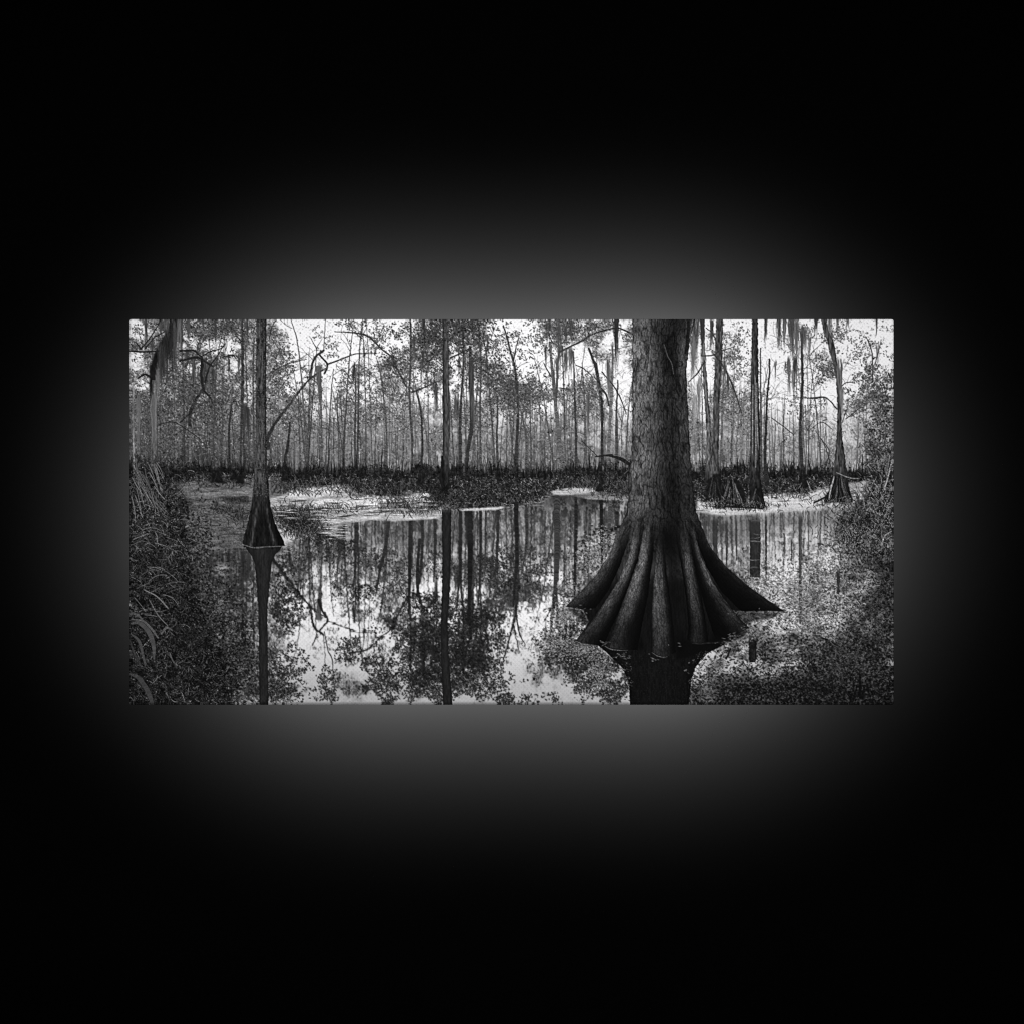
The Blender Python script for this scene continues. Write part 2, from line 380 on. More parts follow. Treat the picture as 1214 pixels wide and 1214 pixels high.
ya = np.interp(x, xs, knee) + 8; yb = np.interp(x, xs, under_bot); y = ya + (yb - ya) * t
o = np.argsort(y); x, y = x[o], y[o]
v = np.clip(rng.gamma(1.6, 28, n), 8, 160) * sstep(556, 568, y) * np.interp(x, [152, 400, 800, 1060], [.8, 1, 1.05, 1.15])
blades(x, y, -1.57 + rng.normal(0, .9, n), U(2, 6, n), rng.normal(0, 1.1, n), U(.22, .42, n), v + 6, .8, 6)
leaves(um * sstep(560, 568, PY), 5600, 78, 36, .35, .8, .75, 3, 1.5)
leaves(um, 3600, 13, 5, .5, 1.4, .8, 3, 1.5)
for k in range(70):
    xa = U(X0, X1); ya = float(np.interp(xa, xs, knee)); hgt = rng.gamma(2, 3.4)
    stroke([(xa + rng.normal(0, 1.5), ya - hgt, .35), (xa, ya, .8), (xa + U(-1, 1), ya + 8, 1.3)], U(14, 34), .85)
leaves(gmap([(U(X0, X1), 556, U(4, 9), U(3, 7), 1.) for k in range(26)]), 1600, 34, 14, .5, 1.3, .8, 4, 1.5)

# ================================================================== 2. the water mirrors all that
AX = 584.
F = img.copy()
Fd = F + (FP * (1 - .35 * sstep(552, 584, PY)) - F) * sstep(532, 544, PY)
src = (AX * 2 - PY)                                       # mirrored height
rip = (fbm(16, 2.2, 300, 3) - .5) * 5.0 * sstep(590, 640, PY)
ripx = (fbm(5, 2.6, 310, 3) - .5) * 2.4
sy = np.clip((src + rip - Y0) * S - .5, 0, H - 1.01); sx = np.clip((PX + ripx - X0) * S - .5, 0, W - 1.01)
iy = sy.astype(int); ix = sx.astype(int); fy = sy - iy; fx = sx - ix
R = (Fd[iy, ix] * (1 - fx) + Fd[iy, ix + 1] * fx) * (1 - fy) + (Fd[iy + 1, ix] * (1 - fx) + Fd[iy + 1, ix + 1] * fx) * fy
R = blur(R, .0, .7) * .35 + R * .65
R = np.interp(R, [0, 40, 70, 95, 120, 170, 215, 235], [20, 28, 54, 92, 136, 190, 213, 220]).astype(np.float32)
wt = sstep(585, 590, PY)
R *= 1 - .27 * sstep(720, 836, PY)
mix(wt, R); lab[wt > .5] = LW
lab[(um > .5) & (PY > 585)] = LB
mix(um * (PY > 584), F)
n = 1500; x = U(X0, X1, n); yb = np.interp(x, xs, under_bot) + rng.normal(0, 1.6, n)
blades(x, yb, -1.57 + rng.normal(0, 1.1, n), U(2, 6, n), rng.normal(0, 1, n), U(.22, .42, n), np.clip(rng.gamma(1.6, 36, n), 8, 190), .8, 6)
splat(x, yb + U(0, 2.5, n), U(.8, 3, n), U(.25, .5, n), 0, rng.choice([30., 90., 160.], n), .6)

# mirrored leafage the picture shows plainly
def wleaf(items, v=27, sd=9, r1=1.6):
    for cx, cy, rx, ry, n in items:
        g = sstep(.34, .62, gmap([(cx, cy, rx * 1.15, ry * 1.15, 1.)]) + (fbm(9, 7, int(cx * 5 + cy), 4) - .5) * 1.1) * (PY > 600)
        leaves(g, n, v, sd, .6, r1, .9, 6, 2.3)
wleaf([(500, 770, 34, 40, 2400), (560, 760, 30, 36, 2200), (520, 812, 44, 20, 2200), (580, 800, 20, 30, 700), (455, 815, 18, 20, 800), (445, 790, 14, 14, 360), (412, 772, 12, 10, 320), (388, 812, 12, 20, 420), (345, 785, 20, 20, 460),
       (340, 720, 18, 30, 620), (596, 690, 14, 12, 200), (590, 665, 20, 12, 260), (680, 770, 26, 18, 1200), (700, 800, 24, 22, 1300), (725, 822, 14, 12, 700), (690, 745, 12, 10, 300), (432, 700, 18, 10, 260), (400, 648, 26, 10, 420),
       (540, 725, 30, 14, 600), (500, 715, 20, 12, 300), (630, 830, 26, 6, 160), (598, 830, 12, 6, 200), (745, 800, 8, 20, 240), (275, 690, 18, 30, 700), (285, 760, 20, 40, 1300), (260, 740, 20, 30, 800), (318, 815, 26, 22, 1100), (338, 690, 12, 20, 220)])
wleaf([(350, 668, 16, 14, 300), (395, 655, 24, 10, 340), (440, 660, 22, 14, 360), (470, 690, 16, 14, 240), (515, 668, 20, 14, 320), (575, 672, 18, 16, 320), (605, 660, 14, 18, 260), (640, 668, 16, 16, 260), (300, 700, 10, 30, 200), (400, 690, 20, 16, 200), (470, 670, 20, 16, 300), (560, 680, 24, 16, 400), (630, 680, 14, 24, 240)], 44, 14, 1.4)
def wst(*p, v=26, al=.95): stroke(p, v, al, .2)
# mirrored stems and boughs
for x, ya, yb, w, v in [(421, 612, 700, 1.6, 40), (486, 605, 728, 2., 30), (545, 600, 725, 1.8, 34), (557, 600, 740, 3., 26), (569, 602, 718, 1.5, 38), (590, 600, 690, 1.6, 44), (612, 596, 720, 2.2, 32), (624, 600, 670, 1.6, 50),
        (660, 590, 722, 3.6, 52), (683, 590, 705, 1.8, 36), (700, 590, 655, 1.6, 60), (713, 590, 652, 2., 30), (724, 590, 640, 2.4, 66), (500, 604, 690, 1.7, 40), (515, 606, 690, 1.7, 40), (576, 602, 680, 1.2, 50)]:
    wst((x, ya, w), (x + U(-1, 1), (ya + yb) / 2, w), (x - U(0, 4), yb, w * .45), v=v)
wst((461, 615, 2.), (456, 650, 2), (449, 680, 1.4), (446, 702, .8), v=40); wst((497, 640, 1.8), (494, 690, 1.8), (500, 722, 1), v=32)
wst((600, 560 + 90, .1), (613, 700, 1), (612, 728, .9), (616, 752, .8), (622, 764, .4), v=40)
wst((377, 712, 2.), (380, 722, 1.4), (384, 730, .8), v=30); wst((384, 750, .6), (388, 772, .6), (393, 783, .6), (394, 802, .4), v=40); wst((376, 748, .5), (370, 766, .4), v=50)
wst((226, 668, 1.4), (230, 685, 1.9), (238, 697, 2.1), (246, 706, 2.), (251, 712, 1.4), v=20); wst((236, 738, .8), (247, 729, 1), (252, 722, 1.1), (257, 730, 1.), (263, 745, 1.2), (262, 775, 1.2), (260, 800, 1.3), v=16)
wst((265, 729, .8), (264, 755, 1), (262, 790, 1.2), (265, 808, 1.2), v=14); wst((244, 733, .9), (254, 737, .9), (260, 746, .9), v=16)
wsoft = sstep(596, 620, PY)
img = img * (1 - wsoft * .4) + wsoft * .4 * blur(img, .34, .7)
# dim bands under the left trees
mix(poly([(228, 655), (300, 652), (300, 735), (262, 740), (235, 700)], 5) * .5, 52 + 26 * (vn(1.4, 14, 330) - .5) * 2)
mix(gmap([(262, 676, 10, 8, .75), (264, 715, 7, 7, .6), (240, 708, 8, 6, .35)]).clip(0, 1) * sstep(.4, .6, fbm(5, 3, 331, 3)), 168)
mix(poly([(445, 616), (470, 614), (560, 606), (560, 640), (520, 652), (440, 640)], 6) * .35, 52)

# ================================================================== 3. duckweed
def weed(pts, tone, soft, rough, seed, label=LD, al=.96, streak=(16, 2.), con=60, speck=.8):
    m = poly(pts, soft, rough, seed)
    m = m * sstep(.22, .48, fbm(streak[0], streak[1], 400 + seed, 3) + (m - .5) * .35)
    v = tone + con * (fbm(streak[0] * .7, streak[1], 430 + seed, 4) - .5) * 2 + 26 * speck * (vn(1., .9, 470 + seed) - .5) * 2
    mix(m * al, np.clip(v, 18, 232))
    lab[m > .5] = label
    return m
weed([(205, 574), (262, 569), (300, 572), (300, 650), (250, 655), (215, 640), (225, 600)], 84, 2, 4, 1, con=46)
weed([(228, 583), (300, 578), (298, 590), (240, 590)], 112, 2, 4, 2, con=40)
weed([(262, 589), (296, 588), (296, 598), (270, 596)], 44, 2, 3, 3, con=16)
weed([(317, 588), (345, 585), (362, 580), (395, 576), (410, 576), (425, 584), (470, 590), (500, 588), (508, 586), (522, 592), (535, 600), (528, 612), (512, 615), (480, 616.5), (440, 616), (405, 622), (380, 632), (350, 640), (335, 650), (322, 640)], 150, 1.2, 4, 4, con=66)
weed([(340, 582), (372, 577), (404, 574), (406, 584), (380, 590), (340, 592)], 188, 1, 3, 5, con=40)
weed([(375, 592), (430, 589), (470, 590), (505, 584), (520, 590), (470, 600), (400, 604), (370, 602)], 190, 1, 3, 6, con=50)
weed([(440, 612), (480, 611), (522, 612), (520, 615), (470, 617), (436, 616)], 176, .6, 1.5, 7, con=40)
weed([(335, 622), (352, 620), (360, 632), (342, 642), (332, 638)], 170, 1, 3, 8, con=40)
weed([(543, 603), (600, 600), (590, 604), (548, 606)], 180, .6, 1.5, 9, LW, con=30)
weed([(655, 582), (676, 578), (708, 578), (712, 583), (680, 586), (655, 587)], 168, .6, 1.5, 10, LD4, con=40)
weed([(680, 588), (748, 586), (746, 594), (700, 592)], 120, .6, 2, 11, LD4, con=50)
weed([(826, 590), (870, 598), (905, 600), (905, 586), (960, 584), (1030, 570), (1040, 586), (1010, 598), (960, 605), (900, 609), (860, 612), (828, 606)], 186, 1, 3, 12, LD3, con=40)
weed([(1002, 572), (1030, 570), (1030, 585), (1005, 590)], 150, 1.5, 4, 13, LD3, con=46)
# dark shallows and tufts in the weed
def tuft(cx, cy, rx, ry, n, v0=14, v1=95, L=(3, 9), lab_=0):
    x = cx + rng.normal(0, rx, n); y = cy + rng.normal(0, ry, n); o = np.argsort(y)
    x, y = x[o], y[o]
    blades(x, y, -1.57 + rng.normal(0, .7, n), U(*L, n), rng.normal(0, 1., n), U(.3, .6, n), np.where(rng.random(n) < .6, U(v0, v0 + 22, n), U(v1 * .5, v1, n)), .85, 6, lab_)
for a in [(344, 612, 15, 5, 420, 7, 66), (364, 628, 13, 5, 320, 7, 60), (352, 622, 8, 4, 160, 6, 40), (350, 618, 14, 7, 420), (362, 632, 12, 5, 200), (385, 606, 22, 3, 60), (410, 604, 14, 3, 60), (470, 602, 14, 4, 200), (500, 600, 14, 5, 260), (530, 597, 12, 5, 260), (360, 583, 10, 3, 60), (395, 575, 16, 4, 120), (440, 584, 22, 5, 320),
          (265, 606, 9, 4, 80), (283, 616, 7, 6, 80), (275, 570, 16, 4, 120), (340, 575, 12, 5, 160), (1000, 588, 12, 6, 120), (935, 585, 14, 4, 120), (740, 578, 14, 8, 300), (730, 583, 16, 3, 100), (690, 573, 20, 4, 180)]:
    tuft(*a)
for cx, cy, w in [(378, 603, 18), (395, 597, 14), (430, 600, 16), (470, 596, 22), (352, 594, 10), (408, 612, 12), (372, 612, 12), (336, 600, 8), (450, 607, 16), (880, 604, 10), (930, 594, 8), (955, 592, 6), (850, 600, 10), (420, 592, 9), (482, 591, 12)]:
    stroke([(cx - w, cy + U(0, 2), .3), (cx, cy, U(.6, 1.2)), (cx + w, cy - U(0, 2), .3)], U(36, 70), .8)
for k in range(90):
    cx = U(330, 520); cy = U(590, 616); w = U(3, 9)
    stroke([(cx - w, cy, .25), (cx, cy - .3, .4), (cx + w, cy, .25)], float(rng.choice([62, 214, 214])), .7)
for k in range(40):
    cx = U(385, 412); cy = U(616, 640); w = U(3, 9)
    stroke([(cx - w, cy, .25), (cx, cy + U(-1, 1), .5), (cx + w, cy, .25)], U(140, 190), .7)

# speckled weed over the right and lower right water
wr = np.clip(gmap([(1010, 760, 60, 90, 1.0), (960, 835, 110, 34, 1.2), (900, 760, 46, 26, .75), (905, 700, 26, 22, .7), (1040, 690, 40, 60, .9), (980, 700, 40, 30, .6), (860, 825, 40, 22, .9), (1010, 660, 24, 20, .4)]), 0, 1.15)
wr *= sstep(625, 665, PY)
bright = gmap([(950, 680, 44, 48, 1.), (930, 640, 26, 26, .8), (968, 655, 22, 26, .9), (900, 700, 26, 20, .55), (985, 735, 22, 20, .6), (930, 745, 24, 8, .6), (880, 770, 9, 9, .9), (1020, 690, 20, 30, .35), (840, 820, 12, 20, .3)])
tone = 52 + 180 * np.clip(bright, 0, 1) - 34 * sstep(750, 836, PY) - 12 * sstep(1010, 1060, PX)
tone *= .84 + 1.5 * (fbm(22, 12, 500, 5) - .5)
mix(sstep(.15, .75, wr + (fbm(12, 7, 505, 4) - .5) * .9) * .62, tone)
lab[(wr > .55)] = LD2
mask_r = np.clip(wr, 0, 1)
def speck(dens, n, v, r0, r1, al=.85, flat=.5):
    x, y = scatter(dens, n)
    k = np.interp(x, xs, np.arange(W)).astype(int).clip(0, W - 1); j = ((y - Y0) * S).astype(int).clip(0, H - 1)
    ok = (x < 300) | (x > 320)
    r = U(r0, r1, n) * 1.25
    splat(x[ok], y[ok], r[ok], (r * U(.35, flat + .25, n))[ok], rng.normal(0, .8, n)[ok], np.clip(v(tone[j, k], n), 8, 225)[ok], al * .8)
speck(mask_r, 6000, lambda t, n: t * U(.15, .6, n), .5, 1.6)
speck(mask_r, 4200, lambda t, n: t * U(1.1, 1.7, n), .5, 1.3)
speck(mask_r, 3600, lambda t, n: t * U(.15, .5, n), .5, 1.6)
mix(gmap([(950, 668, 36, 40, .5), (930, 640, 22, 18, .5), (905, 700, 10, 10, .3)]).clip(0, .6) * sstep(.42, .62, fbm(6, 7, 507, 4)), 212)
speck(mask_r * gmap([(950, 680, 50, 50, 1.)]), 2600, lambda t, n: U(40, 110, n), .4, 1.2)
n = 2600; x, y = scatter(mask_r * sstep(640, 700, PY), n); o = np.argsort(y); x, y = x[o], y[o]
k = np.interp(x, xs, np.arange(W)).astype(int).clip(0, W - 1); j = ((y - Y0) * S).astype(int).clip(0, H - 1)
blades(x, y, U(-3.4, .3, n), U(2, 6, n), rng.normal(0, 1.3, n), U(.25, .45, n), np.clip(tone[j, k] * rng.choice([.3, 1.5, 1.9], n) * U(.8, 1.2, n), 8, 190), .75, 6)
# weed left of the big trunk's foot
wl = np.clip(gmap([(672, 728, 14, 12, 1.), (655, 762, 14, 16, .8), (690, 770, 22, 14, 1.), (712, 800, 16, 20, .7), (700, 660, 16, 14, .8), (715, 640, 14, 12, .5), (675, 700, 10, 12, .5)]), 0, 1)
tone = np.full((H, W), 92., np.float32) + 30 * (fbm(9, 6, 520, 3) - .5)
mix(sstep(.45, .8, wl + (fbm(8, 4, 521, 4) - .5) * .9) * .55, tone)
speck(wl, 2200, lambda t, n: t * U(.15, .5, n), .5, 1.4)
speck(wl, 2600, lambda t, n: t * U(1.1, 1.9, n), .4, 1.0)
# weed along the left bank water and low middle
wb = np.clip(gmap([(232, 690, 14, 44, 1.), (250, 735, 20, 20, .7), (270, 790, 34, 34, 1.), (310, 825, 30, 14, .9), (240, 800, 30, 40, .8)]), 0, 1)
tone = np.full((H, W), 62., np.float32)
speck(wb, 4200, lambda t, n: t * U(.15, .5, n), .5, 1.5)
speck(wb, 3200, lambda t, n: t * U(.7, 1.8, n), .4, 1.0)
# a light smear of weed by the foot of the left cypress
for k in range(60):
    cx = U(292, 345); cy = 649 + rng.normal(0, 2.5); stroke([(cx - U(2, 5), cy, .25), (cx, cy + .4, .5), (cx + U(2, 5), cy, .25)], U(70, 150), .7)
for k in range(14):
    cx = U(302, 318); cy = U(655, 668); stroke([(cx - U(1, 4), cy, .25), (cx + U(1, 4), cy, .3)], U(90, 150), .7)

# ================================================================== 4. the nearer trees
def refl_trunk(rows, val, al=1.):
    m, u = trunk(rows, val, 0, con=.35, rough=.8, al=al * sstep(rows[0][0] - 2, rows[0][0] + 9, PY))
    lab[(m > .5)] = LW
# centre tree and its mirror image
refl_trunk([(600, 523.5, 534.5), (660, 524, 534.5), (700, 523.5, 533), (740, 522, 530.5), (775, 522.5, 531.5), (836, 525, 536)], 27)
i = new_lab('printed_tree', 'printed straight dark trunk in the middle of the picture')
trunk([(330, 524, 531.3), (378, 524, 531.8), (440, 524.4, 531.8), (505, 524.6, 533.6), (545, 524.2, 532.6), (575, 525, 532.6), (586, 524, 533.5)], 56, i, -.45, .7, .8, dark_base=(535, 575, .45))
trunk([(540, 523, 525), (584, 519, 525)], 22, i)
tuft(528, 592, 9, 4, 260, 10, 80); tuft(517, 583, 6, 6, 160, 10, 50)
leaves(gmap([(528, 384, 16, 7, 1.), (540, 400, 14, 9, .7), (518, 402, 12, 10, .8), (536, 428, 12, 8, .6), (520, 446, 10, 6, .5)]), 380, 54, 14, .7, 1.5)

# left cypress with its flared foot
refl_trunk([(640, 287, 336), (650, 290, 333), (658, 296.5, 325), (668, 301, 321), (700, 303.5, 318), (724, 305.2, 316), (780, 306, 316.6), (836, 306.6, 317)], 30)
i = new_lab('printed_cypress', 'printed slim cypress with a flared foot, at the left')
rows = [(330, 303, 315), (377, 302.8, 315), (460, 302.4, 314.6), (520, 302, 315), (550, 301, 316), (578, 298.8, 317.8), (600, 296.8, 319.4), (620, 292.6, 325.2), (634, 288.8, 331.5), (643, 286.4, 335.6), (647.5, 288, 337)]
m, u = trunk(rows, 50, i, .25, .9, 1., dark_base=(555, 625, .5))
sp = (vn(.9, .9, 601) > .78) & (m > .5) & (PY < 590)
mix(sp * .45 * m, 104)
fl = sstep(592, 612, PY) * m
for (xa, xb, xc, v) in [(303.5, 301.5, 296.8, 92), (313.5, 317, 325, 96), (309, 310, 308, 12), (318.5, 324, 332, 14), (299, 295, 290, 40), (306, 306, 303, 16), (311, 313.5, 318, 14)]:
    c = np.interp(PY, [590, 618, 647], [xa, xb, xc]); wd = np.interp(PY, [590, 647], [.9, 1.7 if v > 60 else 3.0])
    mix(np.exp(-((PX - c) / wd)**2) * fl * .62, v * (.5 + .6 * barkv))
for k in range(9):
    xa = U(287, 336); stroke([(xa, 643, .5), (xa + U(-2, 2), 649 + U(-1, 2.5), 1.4)], U(14, 30), .9)
stroke([(287, 646, .5), (300, 649.5, .7), (315, 648.5, .6), (338, 647.5, .5)], 120, .6)

# dark mossy limb, upper left
i = new_lab('printed_limb', 'printed dark mossy limb leaning across the upper left corner')
mix(poly([(207, 374), (213, 374), (211, 396), (198, 407), (186, 427), (182, 455), (178, 480), (176, 455), (176, 438), (181, 418)], .5, 1.0, 21), 14 + 26 * fbm(3, 6, 610, 3))
lab[poly([(207, 374), (213, 374), (211, 396), (198, 407), (186, 427), (182, 455), (178, 480), (176, 455), (176, 438), (181, 418)]) > .5] = i
trunk([(450, 179, 184), (500, 178, 185), (560, 176, 186)], 78, 0, al=.7); trunk([(455, 155.5, 158), (590, 156, 159)], 105, 0, al=.8)
for x, ya, yb, w, v in [(204, 382, 446, 6, 46), (196, 394, 450, 5, 40), (189, 412, 470, 5, 56), (213, 376, 424, 3.5, 62), (222, 378, 412, 3, 70), (240, 428, 470, 4, 60), (228, 425, 462, 3, 62), (193, 408, 455, 3.5, 48), (207, 385, 435, 4, 64), (200, 400, 432, 4, 40), (186, 440, 490, 3.5, 84), (181, 470, 545, 4, 92), (211, 378, 432, 2.4, 90), (172, 380, 410, 2.5, 66), (163, 470, 540, 3, 84), (196, 375, 400, 5, 70), (246, 430, 470, 2.5, 80), (190, 378, 396, 4, 64)]:
    moss(x, ya, yb, w, v, .75, LM)
for p in [((153, 415, 1.), (170, 416, 1.1), (187, 415, 1)), ((165, 413, .8), (174, 403, .8), (184, 388, .7), (190, 376, .7)), ((171, 412, .7), (181, 400, .7), (194, 392, .7)), ((160, 405, .6), (166, 413, .8)), ((212, 427, 1.2), (228, 423, 1.4), (236, 424, 1.2), (247, 431, 1.2), (252, 434, .8)),
          ((212, 415, 1.2), (228, 414.5, 1.3), (234, 419, 1), (239, 423, .8)), ((237, 422, .9), (250, 415, .9), (259, 413, .7), (266, 407, .5)), ((238, 424, 1.5), (238, 448, 1.8), (240, 462, 1.4)), ((242, 452, 1.3), (247, 435, 1), (257, 420, .7), (266, 406, .5)), ((240, 462, 1.), (248, 470, .8), (251, 478, .5)),
          ((264, 422, .7), (274, 420, .7), (279, 424, .5)), ((162, 448, 1.), (170, 443, 1.4), (177, 446, 1.2)), ((212, 500, .6), (219, 494, .6), (227, 486, .6)), ((188, 502, .5), (205, 500, .5), (222, 510, .5), (236, 520, .4)), ((201, 376, 1.2), (200, 395, 1.2))]:
    bough(*p, v=36)

# right-hand trees
RT = [('printed grey trunk just right of the big cypress', [(330, 831, 835), (378, 831, 835.5), (420, 832.5, 837), (463, 835, 840), (515, 838.5, 844), (548, 837.5, 843.5), (575, 836, 845)], 68, .1, (540, 575, .6)),
      ('printed grey trunk on a flared foot of ridges', [(330, 850, 857.5), (378, 849.5, 858), (420, 849, 857), (463, 846.5, 854.5), (505, 845.5, 853.5), (545, 844, 852), (565, 841, 855), (580, 837, 859.5), (593, 834.5, 862)], 58, .2, (555, 585, .5)),
      ('printed dark upright trunk with pale ribs', [(330, 893, 899.5), (378, 892.5, 899.5), (440, 891, 900), (505, 890.8, 902), (545, 889.8, 902.5), (580, 889.5, 904), (601, 889, 909.5)], 46, .3, (530, 590, .55)),
      ('printed bent mossy trunk at the right', [(372, 973, 981), (390, 977, 982.5), (405, 982, 990), (430, 988.5, 994), (446, 992, 999), (465, 993.5, 1000), (484, 994, 998.5), (515, 993, 999.5), (545, 990.5, 1003.5), (560, 989, 1005), (578, 986, 1008), (594, 978, 1012)], 54, .2, (545, 590, .5))]
RI = []
for t, rows, v, lit, db in RT:
    i = new_lab('printed_tree', t)
    if not t.startswith('printed grey trunk just'): RI.append(i)
    trunk(rows, v, i, lit, .95, 1., dark_base=db)
    if t.startswith('printed dark upright'):
        for a, b, c in [(893.5, 893, 893), (898, 898.5, 900), (896, 897, 897)]:
            stroke([(a, 440 + U(0, 60), .4), (b, 500, .6), (c, U(530, 560), .4)], 150, .7, .15, i)
i = new_lab('printed_tree', 'printed thin dark trunk beside the ribbed one')
stroke([(913, 425, 1.), (913.5, 440, 1.), (911, 465, 1.2), (909, 505, 1.4), (908, 545, 2.), (910.5, 573, 3.)], 46, 1, .2, i); stroke([(902.5, 412, .8), (903, 500, 1.1), (904, 568, 1.4)], 60, .9, .15, i)
i = new_lab('printed_tree', 'printed slender trunk hung with moss, right of centre')
stroke([(951.5, 408, 1.3), (952.5, 450, 1.6), (950.5, 485, 1.5), (950, 520, 2.), (952, 555, 2.4), (953, 572, 2.8)], 50, 1, .15, i)
stroke([(956, 480, .6), (957, 530, .7), (957, 562, .9)], 80, .8)
# flared feet with pale roots
def roots(cx, top, base, half, n, lab_, v=(60, 150), dark=12):
    mix(poly([(cx - half * .28, top), (cx + half * .28, top), (cx + half * .6, (top + base) / 2 + 2), (cx + half, base), (cx - half, base), (cx - half * .6, (top + base) / 2 + 2)], .5, 4.5, int(cx)), dark + 24 * fbm(3, 4, int(cx), 3))
    if lab_: lab[poly([(cx - half * .28, top), (cx + half * .28, top), (cx + half, base), (cx - half, base)]) > .5] = lab_
    for k in range(n):
        a = U(-1, 1); st = U(0, .5)
        stroke([(cx + a * half * .25, top + (base - top) * st, .45), (cx + a * half * .5 + U(-2, 2), top + (base - top) * .6, .55), (cx + a * half * .95 + U(-1, 1), base - U(0, 3), .35)], U(*v) * U(.4, .85), .75, .5, lab_)
roots(848, 562, 594, 14, 9, RI[0], (50, 110))
roots(899, 578, 602, 10, 7, RI[1], (50, 110))
i = new_lab('printed_stump', 'printed dark stump wrapped in pale twisting roots')
roots(869, 568, 601.5, 22, 22, i, (80, 165))
roots(995, 562, 596, 17, 14, RI[2], (70, 150))
roots(953, 556, 584, 8, 5, len(LABELS), (40, 90)); roots(713, 564, 582, 5, 2, 0, (30, 60)); roots(499.5, 556, 575, 5, 1, 0, (30, 50)); roots(256, 558, 572, 9, 3, 0, (30, 60)); roots(275, 556, 569, 6, 1, 0, (30, 50)); roots(283, 562, 573, 5, 1, 0, (30, 50)); roots(337, 556, 570, 5, 1, 0, (30, 50))
for a in [(848, 594, 14, 3, 160), (869, 601, 20, 2.5, 160), (899, 601, 12, 2.5, 110), (995, 596, 18, 3, 200), (953, 583, 9, 3, 100)]:
    tuft(*a, 10, 120, (2, 6))
stroke([(966, 596, .8), (978, 590, 1.2), (990, 582, 1.2)], 30); stroke([(990, 565, .7), (986, 580, .8), (984, 592, .6)], 150, .9); stroke([(993, 560, .5), (1008, 566, .6), (1020, 567, .5)], 130, .8); stroke([(958, 570, .5), (964, 582, .6), (974, 578, .5)], 130, .8)
stroke([(860, 600, .6), (905, 603, .7)], 24, .9)
# boughs and moss at the right
for p in [((832, 421, .6), (846, 420, .9), (852, 416, .9), (862, 413, .6), (872, 410, .4)), ((847, 419, .8), (856, 430, 1.1), (866, 449, 1.), (873, 466, .9), (879, 485, .7), (881, 492, .4)), ((817, 452, .6), (828, 441, 1.), (836, 427, .8)), ((838, 388, .6), (846, 395, .6), (851, 410, .6)), ((916, 495, .5), (930, 505, .6), (941, 514, .5)),
          ((955, 471, .8), (968, 471, 1.), (978, 470, 1), (985, 474, .8), (993, 484, .8)), ((998, 458, .7), (1004, 453, .7), (1012, 452, .5)), ((1004, 496, .7), (1012, 490, .6), (1022, 482, .4)), ((1036, 452, .9), (1036, 430, .8), (1034, 412, .7), (1028, 398, .5)), ((1037, 434, .6), (1042, 420, .6), (1046, 402, .4)), ((1040, 372, .7), (1041, 386, .7), (1040, 396, .5)),
          ((1000, 500, .6), (1004, 488, .6)), ((978, 560, .7), (984, 535, .7), (975, 520, .5)), ((988, 560, .5), (980, 530, .5), (968, 510, .4)), ((960, 510, .4), (975, 500, .5), (988, 508, .5)), ((965, 498, .5), (958, 510, .4))]:
    stroke(p, 50, .9, .2)
for x, ya, yb, w, v in [(924.5, 374, 421, 3, 66), (931, 374, 415, 3, 84), (940, 374, 432, 6, 62), (946, 378, 440, 4, 84), (952, 390, 425, 4, 66), (955, 390, 420, 3, 84), (936, 424, 470, 2.2, 80), (943.5, 426, 480, 3, 54), (909, 374, 410, 2.4, 62), (968.5, 374, 404, 2.6, 62), (961, 400, 430, 2, 100), (941, 440, 462, 2, 90),
        (826, 376, 440, 6, 64), (822, 400, 470, 4, 92), (833, 376, 412, 4, 50), (844, 380, 420, 3, 56), (864, 445, 470, 2.4, 64), (860, 430, 460, 2, 72), (997, 430, 480, 4.5, 88), (999, 460, 500, 3, 96), (985, 378, 396, 5, 92), (994, 374, 396, 2, 90), (920, 428, 450, 1.5, 96), (829, 450, 520, 3, 110), (824, 470, 520, 3, 120)]:
    moss(x, ya, yb, w, v, .72, LM)
# mirror images of the right-hand trunks
for (x0, x1, ya, yb, v) in [(889.5, 902.5, 612, 685, 26), (846, 852, 612, 660, 34), (835, 839, 612, 650, 46), (873, 875, 612, 665, 48), (861, 863.5, 614, 672, 40), (908, 910.5, 612, 690, 34), (948, 952, 608, 740, 46), (930.5, 932, 630, 662, 62), (888.5, 897.5, 752, 786, 16), (993, 997, 672, 705, 34), (939, 940.5, 636, 668, 50)]:
    refl_trunk([(ya, x0, x1), ((ya + yb) / 2, x0 + U(-.5, .5), x1 + U(-.5, .5)), (yb, x0 + .5, x1 - .5)], v, .85)
for k in range(26):
    cx = U(889, 903); cy = rng.choice([634, 638, 642, 664, 673, 618]); stroke([(cx - U(1, 5), cy + U(-1, 1), .25), (cx + U(1, 5), cy + U(-1, 1), .3)], U(70, 140), .7)
mix(poly([(830, 612), (905, 611), (960, 607), (1000, 604), (985, 625), (930, 625), (880, 640), (835, 640)], 5) * .35, 58)
speck(mask_r * (PY > 682) * gmap([(895, 690, 14, 8, 1.), (950, 715, 16, 30, .7), (893, 752, 10, 6, 1.)]).clip(0, 1), 1100, lambda t, n: U(40, 170, n), .4, 1.2)

